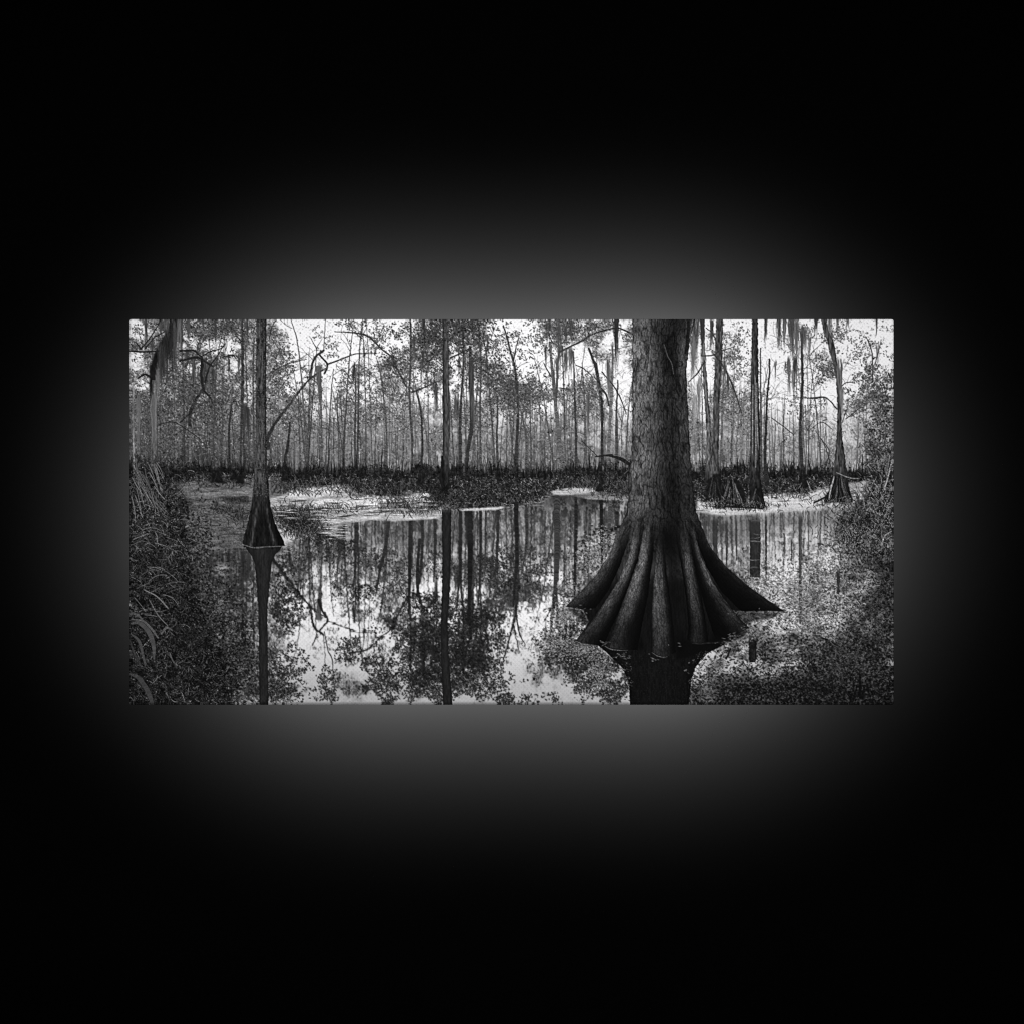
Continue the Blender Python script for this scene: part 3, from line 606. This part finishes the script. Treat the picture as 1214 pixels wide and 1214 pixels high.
# ================================================================== 5. banks left and right
gb = poly([(150, 556), (180, 566), (206, 576), (216, 596), (212, 620), (222, 650), (218, 680), (236, 715), (256, 760), (285, 836), (150, 836)], 12, 22, 31)
gs = sstep(.3, .7, gb + (fbm(6, 5, 705, 4) - .5) * .9)
speck(gmap([(235, 640, 14, 40, 1.), (255, 720, 22, 30, 1.), (285, 790, 24, 34, 1.)]), 2600, lambda t, n: rng.choice([12., 22., 40., 76., 104.], n), .5, 1.5)
mix(gs * .92, 17 + 40 * (fbm(9, 9, 700, 4) - .25).clip(0, 1)); lab[gs > .5] = LG
lab[(PX < 215) & (PY > 560) & (PY < 640)] = LG
def bank_grass(n, y0, y1, dens, v, L, r, angm, angs):
    x, y = scatter(dens * (PY > y0) * (PY < y1) * sstep(.3, .6, fbm(10, 9, int(n + y0), 3)), n); o = np.argsort(y + rng.normal(0, 12, n)); x, y = x[o], y[o]
    blades(x, y, angm + rng.normal(0, angs, n), U(*L, n), rng.normal(0, .75, n), U(*r, n) * .64, np.clip(v(n) * .95, 6, 140), .85, 8)
gam = lambda k, s: (lambda n: rng.gamma(k * .72, s * .95, n) + 7)
bank_grass(3200, 540, 660, gs + .5 * gmap([(185, 560, 36, 14, 1.), (170, 575, 24, 24, 1.)]), gam(1.8, 30), (3, 10), (.25, .5), -.9, 1.2)
leaves(gs * (PY < 700), 4600, 13, 5, .6, 1.7, .85)
leaves(gs * (PY < 720), 3600, 70, 32, .4, 1.0, .8)
bank_grass(1900, 560, 700, gs, gam(1.9, 34), (4, 11), (.25, .55), .5, 1.5)
bank_grass(2600, 650, 850, gs, gam(1.6, 26), (4, 13), (.3, .6), .6, 1.3)
leaves(gs * (PY > 680), 6500, 11, 4, .6, 1.9, .88)
leaves(gs * (PY > 680), 4600, 62, 28, .4, 1.1, .8)
bank_grass(1500, 660, 850, gs, gam(1.8, 26), (4, 13), (.3, .6), .6, 1.2)
# longer pale blades, upper bank and near corner
n = 44; x = U(154, 200, n); blades(x, U(612, 730, n), U(-.9, 1.0, n), U(8, 22, n), U(-.4, 1.2, n), U(.3, .55, n), U(55, 125, n), .85, 14)
n = 46; x = U(154, 185, n); blades(x, U(548, 590, n), U(.9, 1.5, n), U(14, 32, n), U(-.3, .4, n), U(.4, .6, n), U(75, 135, n), .85, 14)
def wide(p, v): stroke(p, v, 1, .08, 0, .08)
wide([(155, 740, 1.2), (163, 739, 2.2), (172, 746, 2.7), (178, 756, 2.8), (181, 768, 2.2), (181.5, 782, 1.)], 70)
wide([(155, 735, .8), (168, 737, 1.2), (178, 746, 1.3), (186, 757, .8)], 80); wide([(154, 728, .8), (162, 730, 1.2), (170, 738, .8)], 74)
wide([(155, 753, 1), (163, 760, 1.6), (167, 772, 1.6), (171, 790, 1)], 66); wide([(153, 800, 1.), (162, 804, 2.2), (170, 814, 2.8), (176, 826, 2.5), (180, 838, 1.8)], 62); wide([(153, 760, 1.), (158, 775, 1.4), (165, 790, 1)], 52)
wide([(190, 752, 1.), (196, 745, 1.2), (203, 748, .8)], 80); wide([(170, 700, .6), (185, 708, .7), (198, 722, .6)], 104); wide([(176, 712, .5), (186, 730, .6), (197, 742, .5)], 96)
wide([(200, 775, .5), (204, 785, .6), (209, 790, .5)], 90); wide([(198, 776, .5), (203, 783, .6), (209, 792, .3)], 66)
# right bank shrub
sb = poly([(1040, 440), (1062, 420), (1062, 665), (1030, 660), (1005, 645), (990, 630), (998, 612), (1020, 596), (1030, 570), (1032, 500)], 6, 8, 41)
ss = sstep(.3, .7, sb)
ss = ss * (.25 + .75 * sstep(.38, .6, fbm(14, 12, 745, 4))) * np.interp(PY, [460, 540, 590], [.3, .6, 1])
mix(ss * np.interp(PY, [480, 600], [.1, .75]), np.interp(PY, [480, 560, 600, 660], [80, 70, 42, 30]) * (.6 + .8 * fine)); lab[ss > .5] = LS
leaves(ss, 3000, 30, 10, .6, 1.5, .85); leaves(ss, 3000, 88, 34, .45, 1.1, .85)
tuft(1020, 635, 16, 12, 900, 10, 130, (3, 10), 0); tuft(1045, 600, 10, 24, 700, 10, 140, (4, 12), 0); tuft(1015, 615, 12, 6, 260, 14, 110, (3, 8))
stroke([(1059, 545, .5), (1055, 562, .7), (1050, 580, .6)], 150, .9); stroke([(1058, 630, .4), (1050, 636, .7), (1047, 646, .6)], 140, .9); stroke([(1052, 566, .5), (1056, 540, .5)], 130, .7)
# dark broken stems in the lower right weed
for p in [((1013, 832, .8), (1017, 815, 1.)), ((1020, 826, 2.), (1021, 812, 1.4), (1020, 796, .5)), ((1024, 828, 1.6), (1026, 814, 1.)), ((1033, 828, .8), (1029, 812, .7)), ((958, 790, .7), (967, 783, .8), (960, 800, .5)), ((925, 818, .4), (940, 816, .6), (955, 818, .4)), ((862, 782, 1.2), (867, 770, .8)), ((975, 757, .8), (982, 759, 1.2))]:
    stroke(p, 16, .9)
mix(gmap([(942, 754, 5, 5, .6), (850, 790, 10, 8, .5), (868, 775, 6, 6, .5)]).clip(0, .8), 22)

# ================================================================== 6. the big cypress
LC = new_lab('printed_cypress', 'printed massive cypress trunk with broad fluted buttresses')
# mirror image
mm, u = trunk([(764, 706, 862), (770, 714, 850), (775, 720, 840), (791, 737, 826), (808, 745.6, 820), (836, 747.4, 817)], 15, 0, con=.5, rough=.8)
lab[mm > .5] = LW
spk = (vn(1, 1, 801) > .8) * mm
mix(spk * .4, 34)
leaves(gmap([(742, 800, 6, 20, 1.), (836, 800, 14, 22, 1.)]), 300, 60, 30, .5, 1.2, .8)
# bark: interlaced furrows running up the trunk
def sn(u, v, seed):
    G = np.random.default_rng(seed).random((256, 256)).astype(np.float32)
    iu = np.floor(u).astype(int); iv = np.floor(v).astype(int); a = u - iu; b = v - iv
    a = a * a * (3 - 2 * a); b = b * b * (3 - 2 * b); g = lambda p, q: G[(iv + q) & 255, (iu + p) & 255]
    return (g(0, 0) * (1 - a) + g(1, 0) * a) * (1 - b) + (g(0, 1) * (1 - a) + g(1, 1) * a) * b
def bark(u, v, seed):
    wq = sn(u * .45, v * .8, seed + 1) - .5
    r1 = np.abs(2 * sn(u + 1.5 * wq, v + .8 * wq, seed) - 1); r2 = np.abs(2 * sn(u * 1.8 + wq, v * 1.9, seed + 2) - 1)
    f = .62 * sstep(0, .38, r1) + .38 * sstep(0, .5, r2)
    return f + .5 * np.clip(f - np.roll(f, 1, 1), -.25, .4)
ys = PY[:, 0]
ol = np.interp(ys, [325, 378, 480, 525, 556, 590, 607, 614, 630, 645, 659, 684, 702], [750, 750, 750, 749.6, 747.2, 745, 743, 740.7, 733, 727.5, 722, 706, 690])
orr = np.interp(ys, [325, 378, 400, 440, 484, 525, 556, 590, 607, 618, 632, 648, 671, 694], [826, 824.5, 819, 814, 816.4, 818, 820.6, 824, 826.2, 830.7, 836, 842, 860, 886])
def band(l, r_, y0, y1, rough=1.2, seed=0):
    l = l + (vn(50, 3, 810 + seed)[:, 2] - .5) * rough; r_ = r_ + (vn(50, 3, 830 + seed)[:, 2] - .5) * rough
    c = np.clip((PX - l[:, None]) * S + .5, 0, 1) * np.clip((r_[:, None] - PX) * S + .5, 0, 1)
    c = c * np.clip((PY - y0) * S + .5, 0, 1)
    if y1 is not None: c = c * np.clip((y1 - PY) * S + .5, 0, 1)
    return c, (PX - l[:, None]) / np.maximum(r_ - l, .5)[:, None]
cov, u = band(ol, orr, 320, 700)
e = bark(u * 23, PY / 10., 5)
side = np.interp(u, [0, .03, .12, .3, .45, .58, .72, .82, .92, .97, 1], [62, 106, 110, 94, 70, 50, 42, 58, 70, 60, 34])
side = side * (1 - .25 * sstep(400, 378, PY) * (u > .3))
burl = np.exp(-(((PX - (778 + (PY - 378) * .32)) / 11)**2)) * sstep(376, 400, PY) * sstep(530, 420, PY)
side = side * (1 - .38 * burl)
side = side * np.interp(PY, [378, 480, 560, 600, 640, 690], [1, .98, .86, .72, .58, .35])
v = .9 * side * (.38 + .64 * e + .38 * barkv) * (.8 + .4 * vn(14, 18, 828))
v *= .9 + .35 * (vn(.8, 1.2, 829) - .5)
cov = cov * (1 - sstep(650, 695, PY))
mix(cov, np.clip(v, 8, 190)); lab[(cov > .5)] = LC
stroke([(790, 412, 1.6), (797, 432, 1.8), (802, 446, 1.6), (807, 462, 2)], 22, .8); stroke([(788, 408, .4), (792, 421, .5), (797, 430, .6), (799, 442, .4)], 104, .55)
stroke([(817, 376, 1.8), (816, 400, 1.6), (813, 418, 1.2)], 24, .85); stroke([(822, 378, .7), (818.5, 400, .7)], 110, .6)

# fluted foot: dark body, then each buttress, far ones first
body = poly([(743, 608), (826, 606), (842, 648), (862, 672), (886, 694), (910, 711), (930, 725), (870, 726), (888, 745), (862, 760), (842, 763), (802, 774), (784, 780), (770, 773), (722, 766), (708, 766), (684, 760), (692, 748), (698, 737), (690, 723), (672, 719), (706, 684), (722, 659), (735, 628)], .4, .5, 51)
bt = sstep(636, 700, PY)
mix(body * bt, 13 + 8 * barkv); lab[body > .5] = LC
def buttress(L, Rr, bottom, tones, lit, vals, y0=604, fade=62, furrow=9, seed=0, al=1.):
    """L, R: edges as (x, y) down the flute; bottom: (x, y) line at the water"""
    L = np.array(L, float); Rr = np.array(Rr, float); Bt = np.array(bottom, float)
    l = np.interp(ys, L[:, 1], L[:, 0]); r_ = np.interp(ys, Rr[:, 1], Rr[:, 0])
    yb = np.interp(xs, Bt[:, 0], Bt[:, 1])
    c, u = band(l, r_, y0, None, .7, seed)
    c = c * np.clip((yb[None] - PY) * S + .5, 0, 1) * sstep(y0, y0 + fade, PY)
    sh = 1.12 * np.interp(u, tones, lit)
    sh = sh * (.25 + .75 * sstep(.15, .95, sh)) * np.interp(PY, [610, 660], [1.05, 1])
    e = bark(u * furrow * 1.15 + seed * 31, PY / 11. + seed * 17, 20)
    base = np.interp(PY, [q[0] for q in vals], [q[1] for q in vals])
    v = base * sh * (.56 + .42 * e + .2 * barkv) * (.82 + .36 * vn(9, 14, 880 + seed)) * (.85 + .5 * (vn(.8, 1.1, 870 + seed) - .5))
    mix(c * al, np.clip(v + 6, 6, 170)); lab[c > .5] = LC
# outermost pair
buttress([(742, 612), (733, 630), (722, 659), (706, 684.5), (690, 702), (671.5, 719)], [(752, 612), (746, 640), (735, 672), (722, 700), (706, 722), (700, 726)], [(665, 719), (672, 720), (692, 723.5), (720, 720)], [0, .08, .35, .7, 1], [1.0, 1.15, .75, .4, .15], [(612, 84), (660, 70), (700, 48), (724, 30)], seed=1, furrow=7)
buttress([(823, 608), (826, 640), (838, 672), (856, 702), (878, 724), (884, 727)], [(827, 608), (831, 618), (842, 648), (860.6, 671), (886, 694), (909, 710.5), (931, 725.5)], [(850, 722), (878, 725.5), (905, 724.5), (932, 726)], [0, .4, .8, .93, 1], [.18, .35, .6, .95, .75], [(608, 40), (650, 36), (700, 28), (726, 20)], seed=2, furrow=7)
# second pair
buttress([(752, 626), (745, 662), (733, 690), (715, 718), (700, 740), (683, 760)], [(764, 626), (759, 660), (748, 694), (735, 724), (722, 752), (716, 768)], [(680, 759), (690, 763.5), (709, 766), (722, 768)], [0, .12, .35, .65, .85, 1], [.8, 1.15, .95, .55, .25, .1], [(612, 84), (680, 74), (720, 50), (766, 26)], y0=608, seed=3, furrow=7)
buttress([(817, 630), (824, 672), (834, 712), (845, 748), (850, 760)], [(824, 630), (832, 660), (846, 690), (864, 716), (878, 734), (889, 745)], [(840, 760), (862, 757), (889, 746)], [0, .35, .62, .84, .95, 1], [.14, .4, .8, 1.15, .8, .4], [(630, 62), (690, 58), (720, 36), (760, 22)], y0=612, seed=4, furrow=8)
# front three
buttress([(764, 622), (757, 664), (744, 700), (731, 735), (719, 768)], [(778, 622), (774, 665), (769, 705), (762, 740), (756, 773)], [(716, 766), (726, 769.5), (750, 771.5), (760, 771.5)], [0, .14, .4, .68, .88, 1], [.55, 1.1, 1.05, .5, .25, .1], [(612, 90), (680, 82), (715, 58), (740, 36), (770, 26)], y0=604, seed=5, furrow=9)
buttress([(801, 630), (808, 670), (814, 710), (817, 745), (815, 764)], [(818, 630), (824, 665), (831, 700), (837, 735), (841, 764)], [(814, 759), (824, 763), (834, 763.5), (842, 761)], [0, .2, .42, .7, .9, 1], [.14, .6, 1.05, .85, .4, .15], [(612, 62), (680, 60), (720, 46), (764, 28)], y0=610, seed=6, furrow=9)
buttress([(779, 640), (776, 680), (773, 725), (773, 776)], [(787, 640), (791, 680), (797, 725), (802, 776)], [(772, 772.5), (780, 777), (787, 780), (795, 778), (803, 773)], [0, .12, .35, .65, .88, 1], [.5, 1., 1.05, .8, .4, .15], [(622, 62), (690, 66), (730, 52), (778, 34)], y0=618, seed=7, furrow=8)
mix(gmap([(793, 640, 12, 22, .75), (800, 700, 6, 50, .5), (806, 760, 8, 16, .6), (833, 750, 8, 10, .4), (748, 750, 6, 20, .45)]).clip(0, .85) * body, 11)
mix(poly([(803, 772), (812, 757), (822, 764), (838, 764), (846, 757), (872, 752), (890, 746), (880, 757), (850, 768), (820, 780), (800, 784)], 1.2) * .8, 10)
mix(gmap([(760, 766, 5, 8, .8), (806, 768, 6, 9, .8), (850, 757, 6, 6, .7), (717, 757, 4, 8, .5)]).clip(0, .9), 9)
mix(poly([(672, 720), (692, 724), (704, 726), (706, 744), (694, 741), (682, 730)], 1.) * (1 - body) * .75, 16)
mix(poly([(868, 725), (932, 726), (918, 733), (884, 740), (868, 734)], 1.5) * (1 - body) * .7, 20)
# rim of foam where the flutes meet the water
for p, v in [(((718, 767, .5), (724, 770.5, .6), (735, 772, .4), (744, 771.8, .3)), 80), (((774, 775, .3), (780, 778.5, .5), (787, 780.5, .45), (791, 779.5, .3)), 84), (((822, 763.5, .3), (830, 764.2, .35), (836, 763.5, .3)), 60), (((690, 765, .3), (708, 767, .4)), 60)]:
    stroke(p, v, .9, .3)
for cx, cy, n in [(738, 780, 14), (775, 783, 8), (804, 766, 5), (716, 762, 10), (870, 756, 30), (890, 745, 18), (692, 724, 8), (856, 764, 8), (905, 735, 20), (740, 793, 4)]:
    splat(cx + rng.normal(0, 4.5, n), cy + rng.normal(0, 2, n), U(.6, 1.8, n), U(.3, .5, n), rng.normal(0, .2, n), U(60, 150, n), .8)
n = 90; splat(U(862, 935, n), 728 + rng.normal(0, 2.5, n) + 0, U(.5, 1.3, n), U(.3, .5, n), rng.normal(0, .5, n), U(30, 110, n), .8)

# ================================================================== 7. the finished print
img = img[TOP:]; lab = lab[TOP:]
h, w = img.shape
gy, gx = np.mgrid[0:h, 0:w]
img = img * (1 + .05 * (rng.random((h, w)) - .5))
img = img + .38 * (img - blur(img, 1.4, 1.4))
img = np.interp(2 + img * .985, [0, 30, 70, 120, 180, 230, 260], [0, 25, 66, 121, 184, 231, 252])
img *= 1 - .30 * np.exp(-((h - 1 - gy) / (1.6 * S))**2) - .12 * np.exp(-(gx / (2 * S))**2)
img = np.clip(img, 5, 236) / 255.
lin = np.where(img < .04045, img / 12.92, ((img + .055) / 1.055)**2.4).astype(np.float32)
# the label map is cleaned of single stray dots
for _ in range(2):
    l2 = lab.copy()
    a, b, c, d = lab[:-2, 1:-1], lab[2:, 1:-1], lab[1:-1, :-2], lab[1:-1, 2:]
    m = (a == b) & (c == d) & (a == c); l2[1:-1, 1:-1][m] = a[m]; lab = l2

# ------------------------------------------------------------------ scene
sc = bpy.context.scene
col = sc.collection
CZ = 1.5                                   # height of the print's centre on the wall
CX = 0.0

def link(name, mesh, parent=None):
    o = bpy.data.objects.new(name, mesh); col.objects.link(o)
    if parent: o.parent = parent
    return o

def mesh_np(name, verts, quads, mat, colour=None, smooth=False):
    me = bpy.data.meshes.new(name)
    nv, nq = len(verts), len(quads)
    me.vertices.add(nv); me.vertices.foreach_set('co', np.ascontiguousarray(verts, np.float32).ravel())
    me.loops.add(nq * 4); me.loops.foreach_set('vertex_index', np.ascontiguousarray(quads, np.int32).ravel())
    me.polygons.add(nq)
    me.polygons.foreach_set('loop_start', np.arange(0, nq * 4, 4, dtype=np.int32))
    me.polygons.foreach_set('loop_total', np.full(nq, 4, np.int32))
    if smooth: me.polygons.foreach_set('use_smooth', np.ones(nq, bool))
    if colour is not None:
        at = me.color_attributes.new('ink', 'FLOAT_COLOR', 'POINT')
        c = np.ones((nv, 4), np.float32); c[:, :3] = colour[:, None]
        c[:, 2] *= 1.012; c[:, 0] *= 1.004
        at.data.foreach_set('color', c.ravel())
    me.materials.append(mat)
    me.update(calc_edges=True)
    return me

def nodes(name):
    m = bpy.data.materials.new(name); m.use_nodes = True
    return m, m.node_tree.nodes, m.node_tree.links

# printed canvas: the ink on a woven ground
ink, N, K = nodes('printed canvas')
bs = N['Principled BSDF']; bs.inputs['Roughness'].default_value = .85; bs.inputs['Specular IOR Level'].default_value = 0.
at = N.new('ShaderNodeAttribute'); at.attribute_name = 'ink'
tc = N.new('ShaderNodeTexCoord')
def wave(ax, sc_):
    mp = N.new('ShaderNodeMapping'); mp.inputs['Rotation'].default_value = (0, math.radians(ax), 0)
    wv = N.new('ShaderNodeTexWave'); wv.bands_direction = 'X'; wv.inputs['Scale'].default_value = sc_; wv.inputs['Distortion'].default_value = .4
    wv.inputs['Detail'].default_value = 1.
    K.new(tc.outputs['Object'], mp.inputs['Vector']); K.new(mp.outputs['Vector'], wv.inputs['Vector'])
    return wv
wa, wb_ = wave(45, 95), wave(-45, 95)
mx = N.new('ShaderNodeMath'); mx.operation = 'MAXIMUM'
K.new(wa.outputs['Fac'], mx.inputs[0]); K.new(wb_.outputs['Fac'], mx.inputs[1])
mr = N.new('ShaderNodeMapRange'); mr.inputs['To Min'].default_value = .90; mr.inputs['To Max'].default_value = 1.03
K.new(mx.outputs[0], mr.inputs['Value'])
ml = N.new('ShaderNodeMix'); ml.data_type = 'RGBA'; ml.blend_type = 'MULTIPLY'; ml.inputs['Factor'].default_value = 1
K.new(at.outputs['Color'], ml.inputs['A']); K.new(mr.outputs['Result'], ml.inputs['B']); K.new(ml.outputs['Result'], bs.inputs['Base Color'])
bp = N.new('ShaderNodeBump'); bp.inputs['Strength'].default_value = .12; bp.inputs['Distance'].default_value = .0004
K.new(mx.outputs[0], bp.inputs['Height']); K.new(bp.outputs['Normal'], bs.inputs['Normal'])

def plain(name, c, rough=.7, noise=None):
    m, N, K = nodes(name); b = N['Principled BSDF']
    b.inputs['Roughness'].default_value = rough; b.inputs['Specular IOR Level'].default_value = .2
    nz = N.new('ShaderNodeTexNoise'); nz.inputs['Scale'].default_value = noise or 30
    cr = N.new('ShaderNodeMix'); cr.data_type = 'RGBA'
    cr.inputs['A'].default_value = (*[k * .85 for k in c], 1); cr.inputs['B'].default_value = (*c, 1)
    K.new(nz.outputs['Fac'], cr.inputs['Factor']); K.new(cr.outputs['Result'], b.inputs['Base Color'])
    return m
wood = plain('pine stretcher wood', (.42, .30, .18), .6, 18)
rawcloth = plain('raw canvas', (.6, .57, .5), .9, 200)

root = bpy.data.objects.new('canvas_print', None); col.objects.link(root)
root.location = (CX, 0, CZ)
root['label'] = 'wide black and white canvas print of a cypress swamp, floating before a black wall'
root['category'] = 'canvas print'

CW, CH, DEPTH, RB = (X1 - X0) / 1000, (Y1 - YT) / 1000, .038, .0016
# grid of ink dots with softly rounded corners
GX = (gx + .5) / w * CW - CW / 2; GZ = CH / 2 - (gy + .5) / h * CH
GX = GX * (1 - 2 * RB / CW); GZ = GZ * (1 - 2 * RB / CH)
def round_corner(x, z, hw, hh, r):
    qx = np.abs(x) - (hw - r); qz = np.abs(z) - (hh - r)
    m = (qx > 0) & (qz > 0)
    d = np.hypot(qx, qz); big = np.maximum(qx, qz)
    s = np.where(m, big / np.maximum(d, 1e-9), 1)
    return np.where(m, np.sign(x) * (hw - r + qx * s), x), np.where(m, np.sign(z) * (hh - r + qz * s), z)
GX, GZ = round_corner(GX, GZ, CW / 2 - RB, CH / 2 - RB, .0012)
sag = .0006 * np.cos(np.pi * GX / CW) * np.cos(np.pi * GZ / CH)      # the cloth gives a hair in the middle
P = np.stack([GX, sag, GZ], -1).reshape(-1, 3).astype(np.float32)
C = lin.reshape(-1)
idx = np.arange(h * w).reshape(h, w)
Q = np.stack([idx[:-1, :-1], idx[1:, :-1], idx[1:, 1:], idx[:-1, 1:]], -1).reshape(-1, 4)
QL = lab[:-1, :-1].reshape(-1)
counts = np.bincount(QL, minlength=len(LABELS) + 1)
QL = np.where(counts[QL] < 60, LF, QL)

# wrapped border: bevel, side and the fold behind, inked with the picture's mirrored margin
ring_i = np.concatenate([idx[0, :], idx[1:, -1], idx[-1, -2::-1], idx[-2:0:-1, 0]])
n = len(ring_i)
ry, rx = np.divmod(ring_i, w)
cxr = np.clip(P[ring_i, 0], -CW / 2 + .0046, CW / 2 - .0046); czr = np.clip(P[ring_i, 2], -CH / 2 + .0046, CH / 2 - .0046)
dirv = np.stack([P[ring_i, 0] - cxr, P[ring_i, 2] - czr], 1); dirv /= np.maximum(np.linalg.norm(dirv, axis=1), 1e-9)[:, None]
prof = [(0, 0, 0)] + [(RB * math.sin(a), RB * (1 - math.cos(a)), 1) for a in (math.pi / 6, math.pi / 3, math.pi / 2)] + [(RB, y, max(2, int(y * 1000 * S))) for y in (.006, .012, .02, .028, DEPTH)] + [(-.02, DEPTH + .0005, 40)]
VV, CC = [], []
for off, dep, inn in prof:
    VV.append(np.stack([P[ring_i, 0] + dirv[:, 0] * off, np.full(n, dep), P[ring_i, 2] + dirv[:, 1] * off], 1))
    iy_ = np.clip(ry + np.where(ry == 0, inn, 0) - np.where(ry == h - 1, inn, 0), 0, h - 1); ix_ = np.clip(rx + np.where(rx == 0, inn, 0) - np.where(rx == w - 1, inn, 0), 0, w - 1)
    CC.append(lin[iy_, ix_])
a = np.arange(n); b = (a + 1) % n
QQ = np.concatenate([np.stack([k * n + a, k * n + b, (k + 1) * n + b, (k + 1) * n + a], 1) for k in range(len(prof) - 1)])
cloth = link('wrapped_canvas', mesh_np('wrapped_canvas', np.concatenate(VV), QQ, ink, np.concatenate(CC), True), root)

# every motif of the picture is its own patch of inked cloth
for li, (name, label) in LABELS.items():
    q = Q[QL == li]
    if len(q) == 0: continue
    us, inv = np.unique(q, return_inverse=True)
    o = link(name, mesh_np(name, P[us], inv.reshape(-1, 4), ink, C[us]), cloth)
    if label: o['label'] = label

def box(name, x0, x1, y0, y1, z0, z1, mat, parent):
    v = np.array([(x, y, z) for x in (x0, x1) for y in (y0, y1) for z in (z0, z1)], np.float32)
    q = np.array([(0, 1, 3, 2), (4, 6, 7, 5), (0, 4, 5, 1), (2, 3, 7, 6), (0, 2, 6, 4), (1, 5, 7, 3)])
    return link(name, mesh_np(name, v, q, mat), parent)
t = .004; bw = .038
box('stretcher_bar', -CW / 2 + t, CW / 2 - t, .006, DEPTH - .001, CH / 2 - t - bw, CH / 2 - t, wood, root)
box('stretcher_bar', -CW / 2 + t, CW / 2 - t, .006, DEPTH - .001, -CH / 2 + t, -CH / 2 + t + bw, wood, root)
for s in (-1, 1):
    xa = s * (CW / 2 - t); xb = s * (CW / 2 - t - bw)
    box('stretcher_bar', min(xa, xb), max(xa, xb), .006, DEPTH - .001, -CH / 2 + t + bw, CH / 2 - t - bw, wood, root)
box('cross_brace', -.02, .02, .01, DEPTH - .004, -CH / 2 + t + bw, CH / 2 - t - bw, wood, root)
WALL = .34
# wall: matt black
blk, N, K = nodes('matt black wall')
N.remove(N['Principled BSDF'])
df = N.new('ShaderNodeBsdfDiffuse'); K.new(df.outputs[0], N['Material Output'].inputs['Surface'])
nz = N.new('ShaderNodeTexNoise'); nz.inputs['Scale'].default_value = 3; nz.inputs['Detail'].default_value = 3
cr = N.new('ShaderNodeMapRange'); cr.inputs['To Min'].default_value = .00116; cr.inputs['To Max'].default_value = .00124
K.new(nz.outputs['Fac'], cr.inputs['Value']); K.new(cr.outputs['Result'], df.inputs['Color'])
wl_ = link('wall', mesh_np('wall', np.array([(-4, WALL, -1.0), (4, WALL, -1.0), (4, WALL, 4), (-4, WALL, 4)], np.float32), np.array([(0, 1, 2, 3)]), blk))
wl_['kind'] = 'structure'

# ------------------------------------------------------------------ lamps: three spots hidden behind the print, one soft box before it
GLOW = 1.0
for x, k in ((-.2, 1.5), (0, 1.0), (.2, 1.5)):
    l = bpy.data.lights.new('backlight', 'SPOT'); l.energy = 730 * k * GLOW; l.spot_size = 2 * math.acos(.325); l.spot_blend = 1; l.shadow_soft_size = .004
    o = bpy.data.objects.new('backlight', l); col.objects.link(o)
    o.location = (x, WALL - .19, CZ); o.rotation_euler = (math.radians(90), 0, 0)
l = bpy.data.lights.new('softbox', 'AREA'); l.shape = 'RECTANGLE'; l.size = 1.5; l.size_y = .9; l.energy = 8.1; l.spread = math.radians(24)
o = bpy.data.objects.new('softbox', l); col.objects.link(o); o.location = (0, -4.6, CZ + .25)
o.rotation_euler = (math.radians(90 - math.degrees(math.atan2(.25, 4.6))), 0, 0)

wd = bpy.data.worlds.new('World'); sc.world = wd; wd.use_nodes = True
wd.node_tree.nodes['Background'].inputs['Color'].default_value = (0, 0, 0, 1)
wd.node_tree.nodes['Background'].inputs['Strength'].default_value = 0

cam = bpy.data.cameras.new('camera'); co = bpy.data.objects.new('camera', cam); col.objects.link(co)
DIST = 4.0
co.location = (CX + (607 - (X0 + X1) / 2) / 1000, -DIST, CZ + ((YT + Y1) / 2 - 607) / 1000)
co.rotation_euler = (math.radians(90), 0, 0)
cam.sensor_width = 36; cam.lens = 36 * DIST / 1.214
cam.clip_end = 100
sc.camera = co
sc.view_settings.view_transform = 'Standard'; sc.view_settings.look = 'None'
sc.view_settings.exposure = 0; sc.view_settings.gamma = 1; sc.view_settings.use_curve_mapping = False
sc.cycles.pixel_filter_type = 'BLACKMAN_HARRIS'; sc.cycles.filter_width = 1.15
sc.cycles.max_bounces = 4; sc.cycles.use_denoising = False
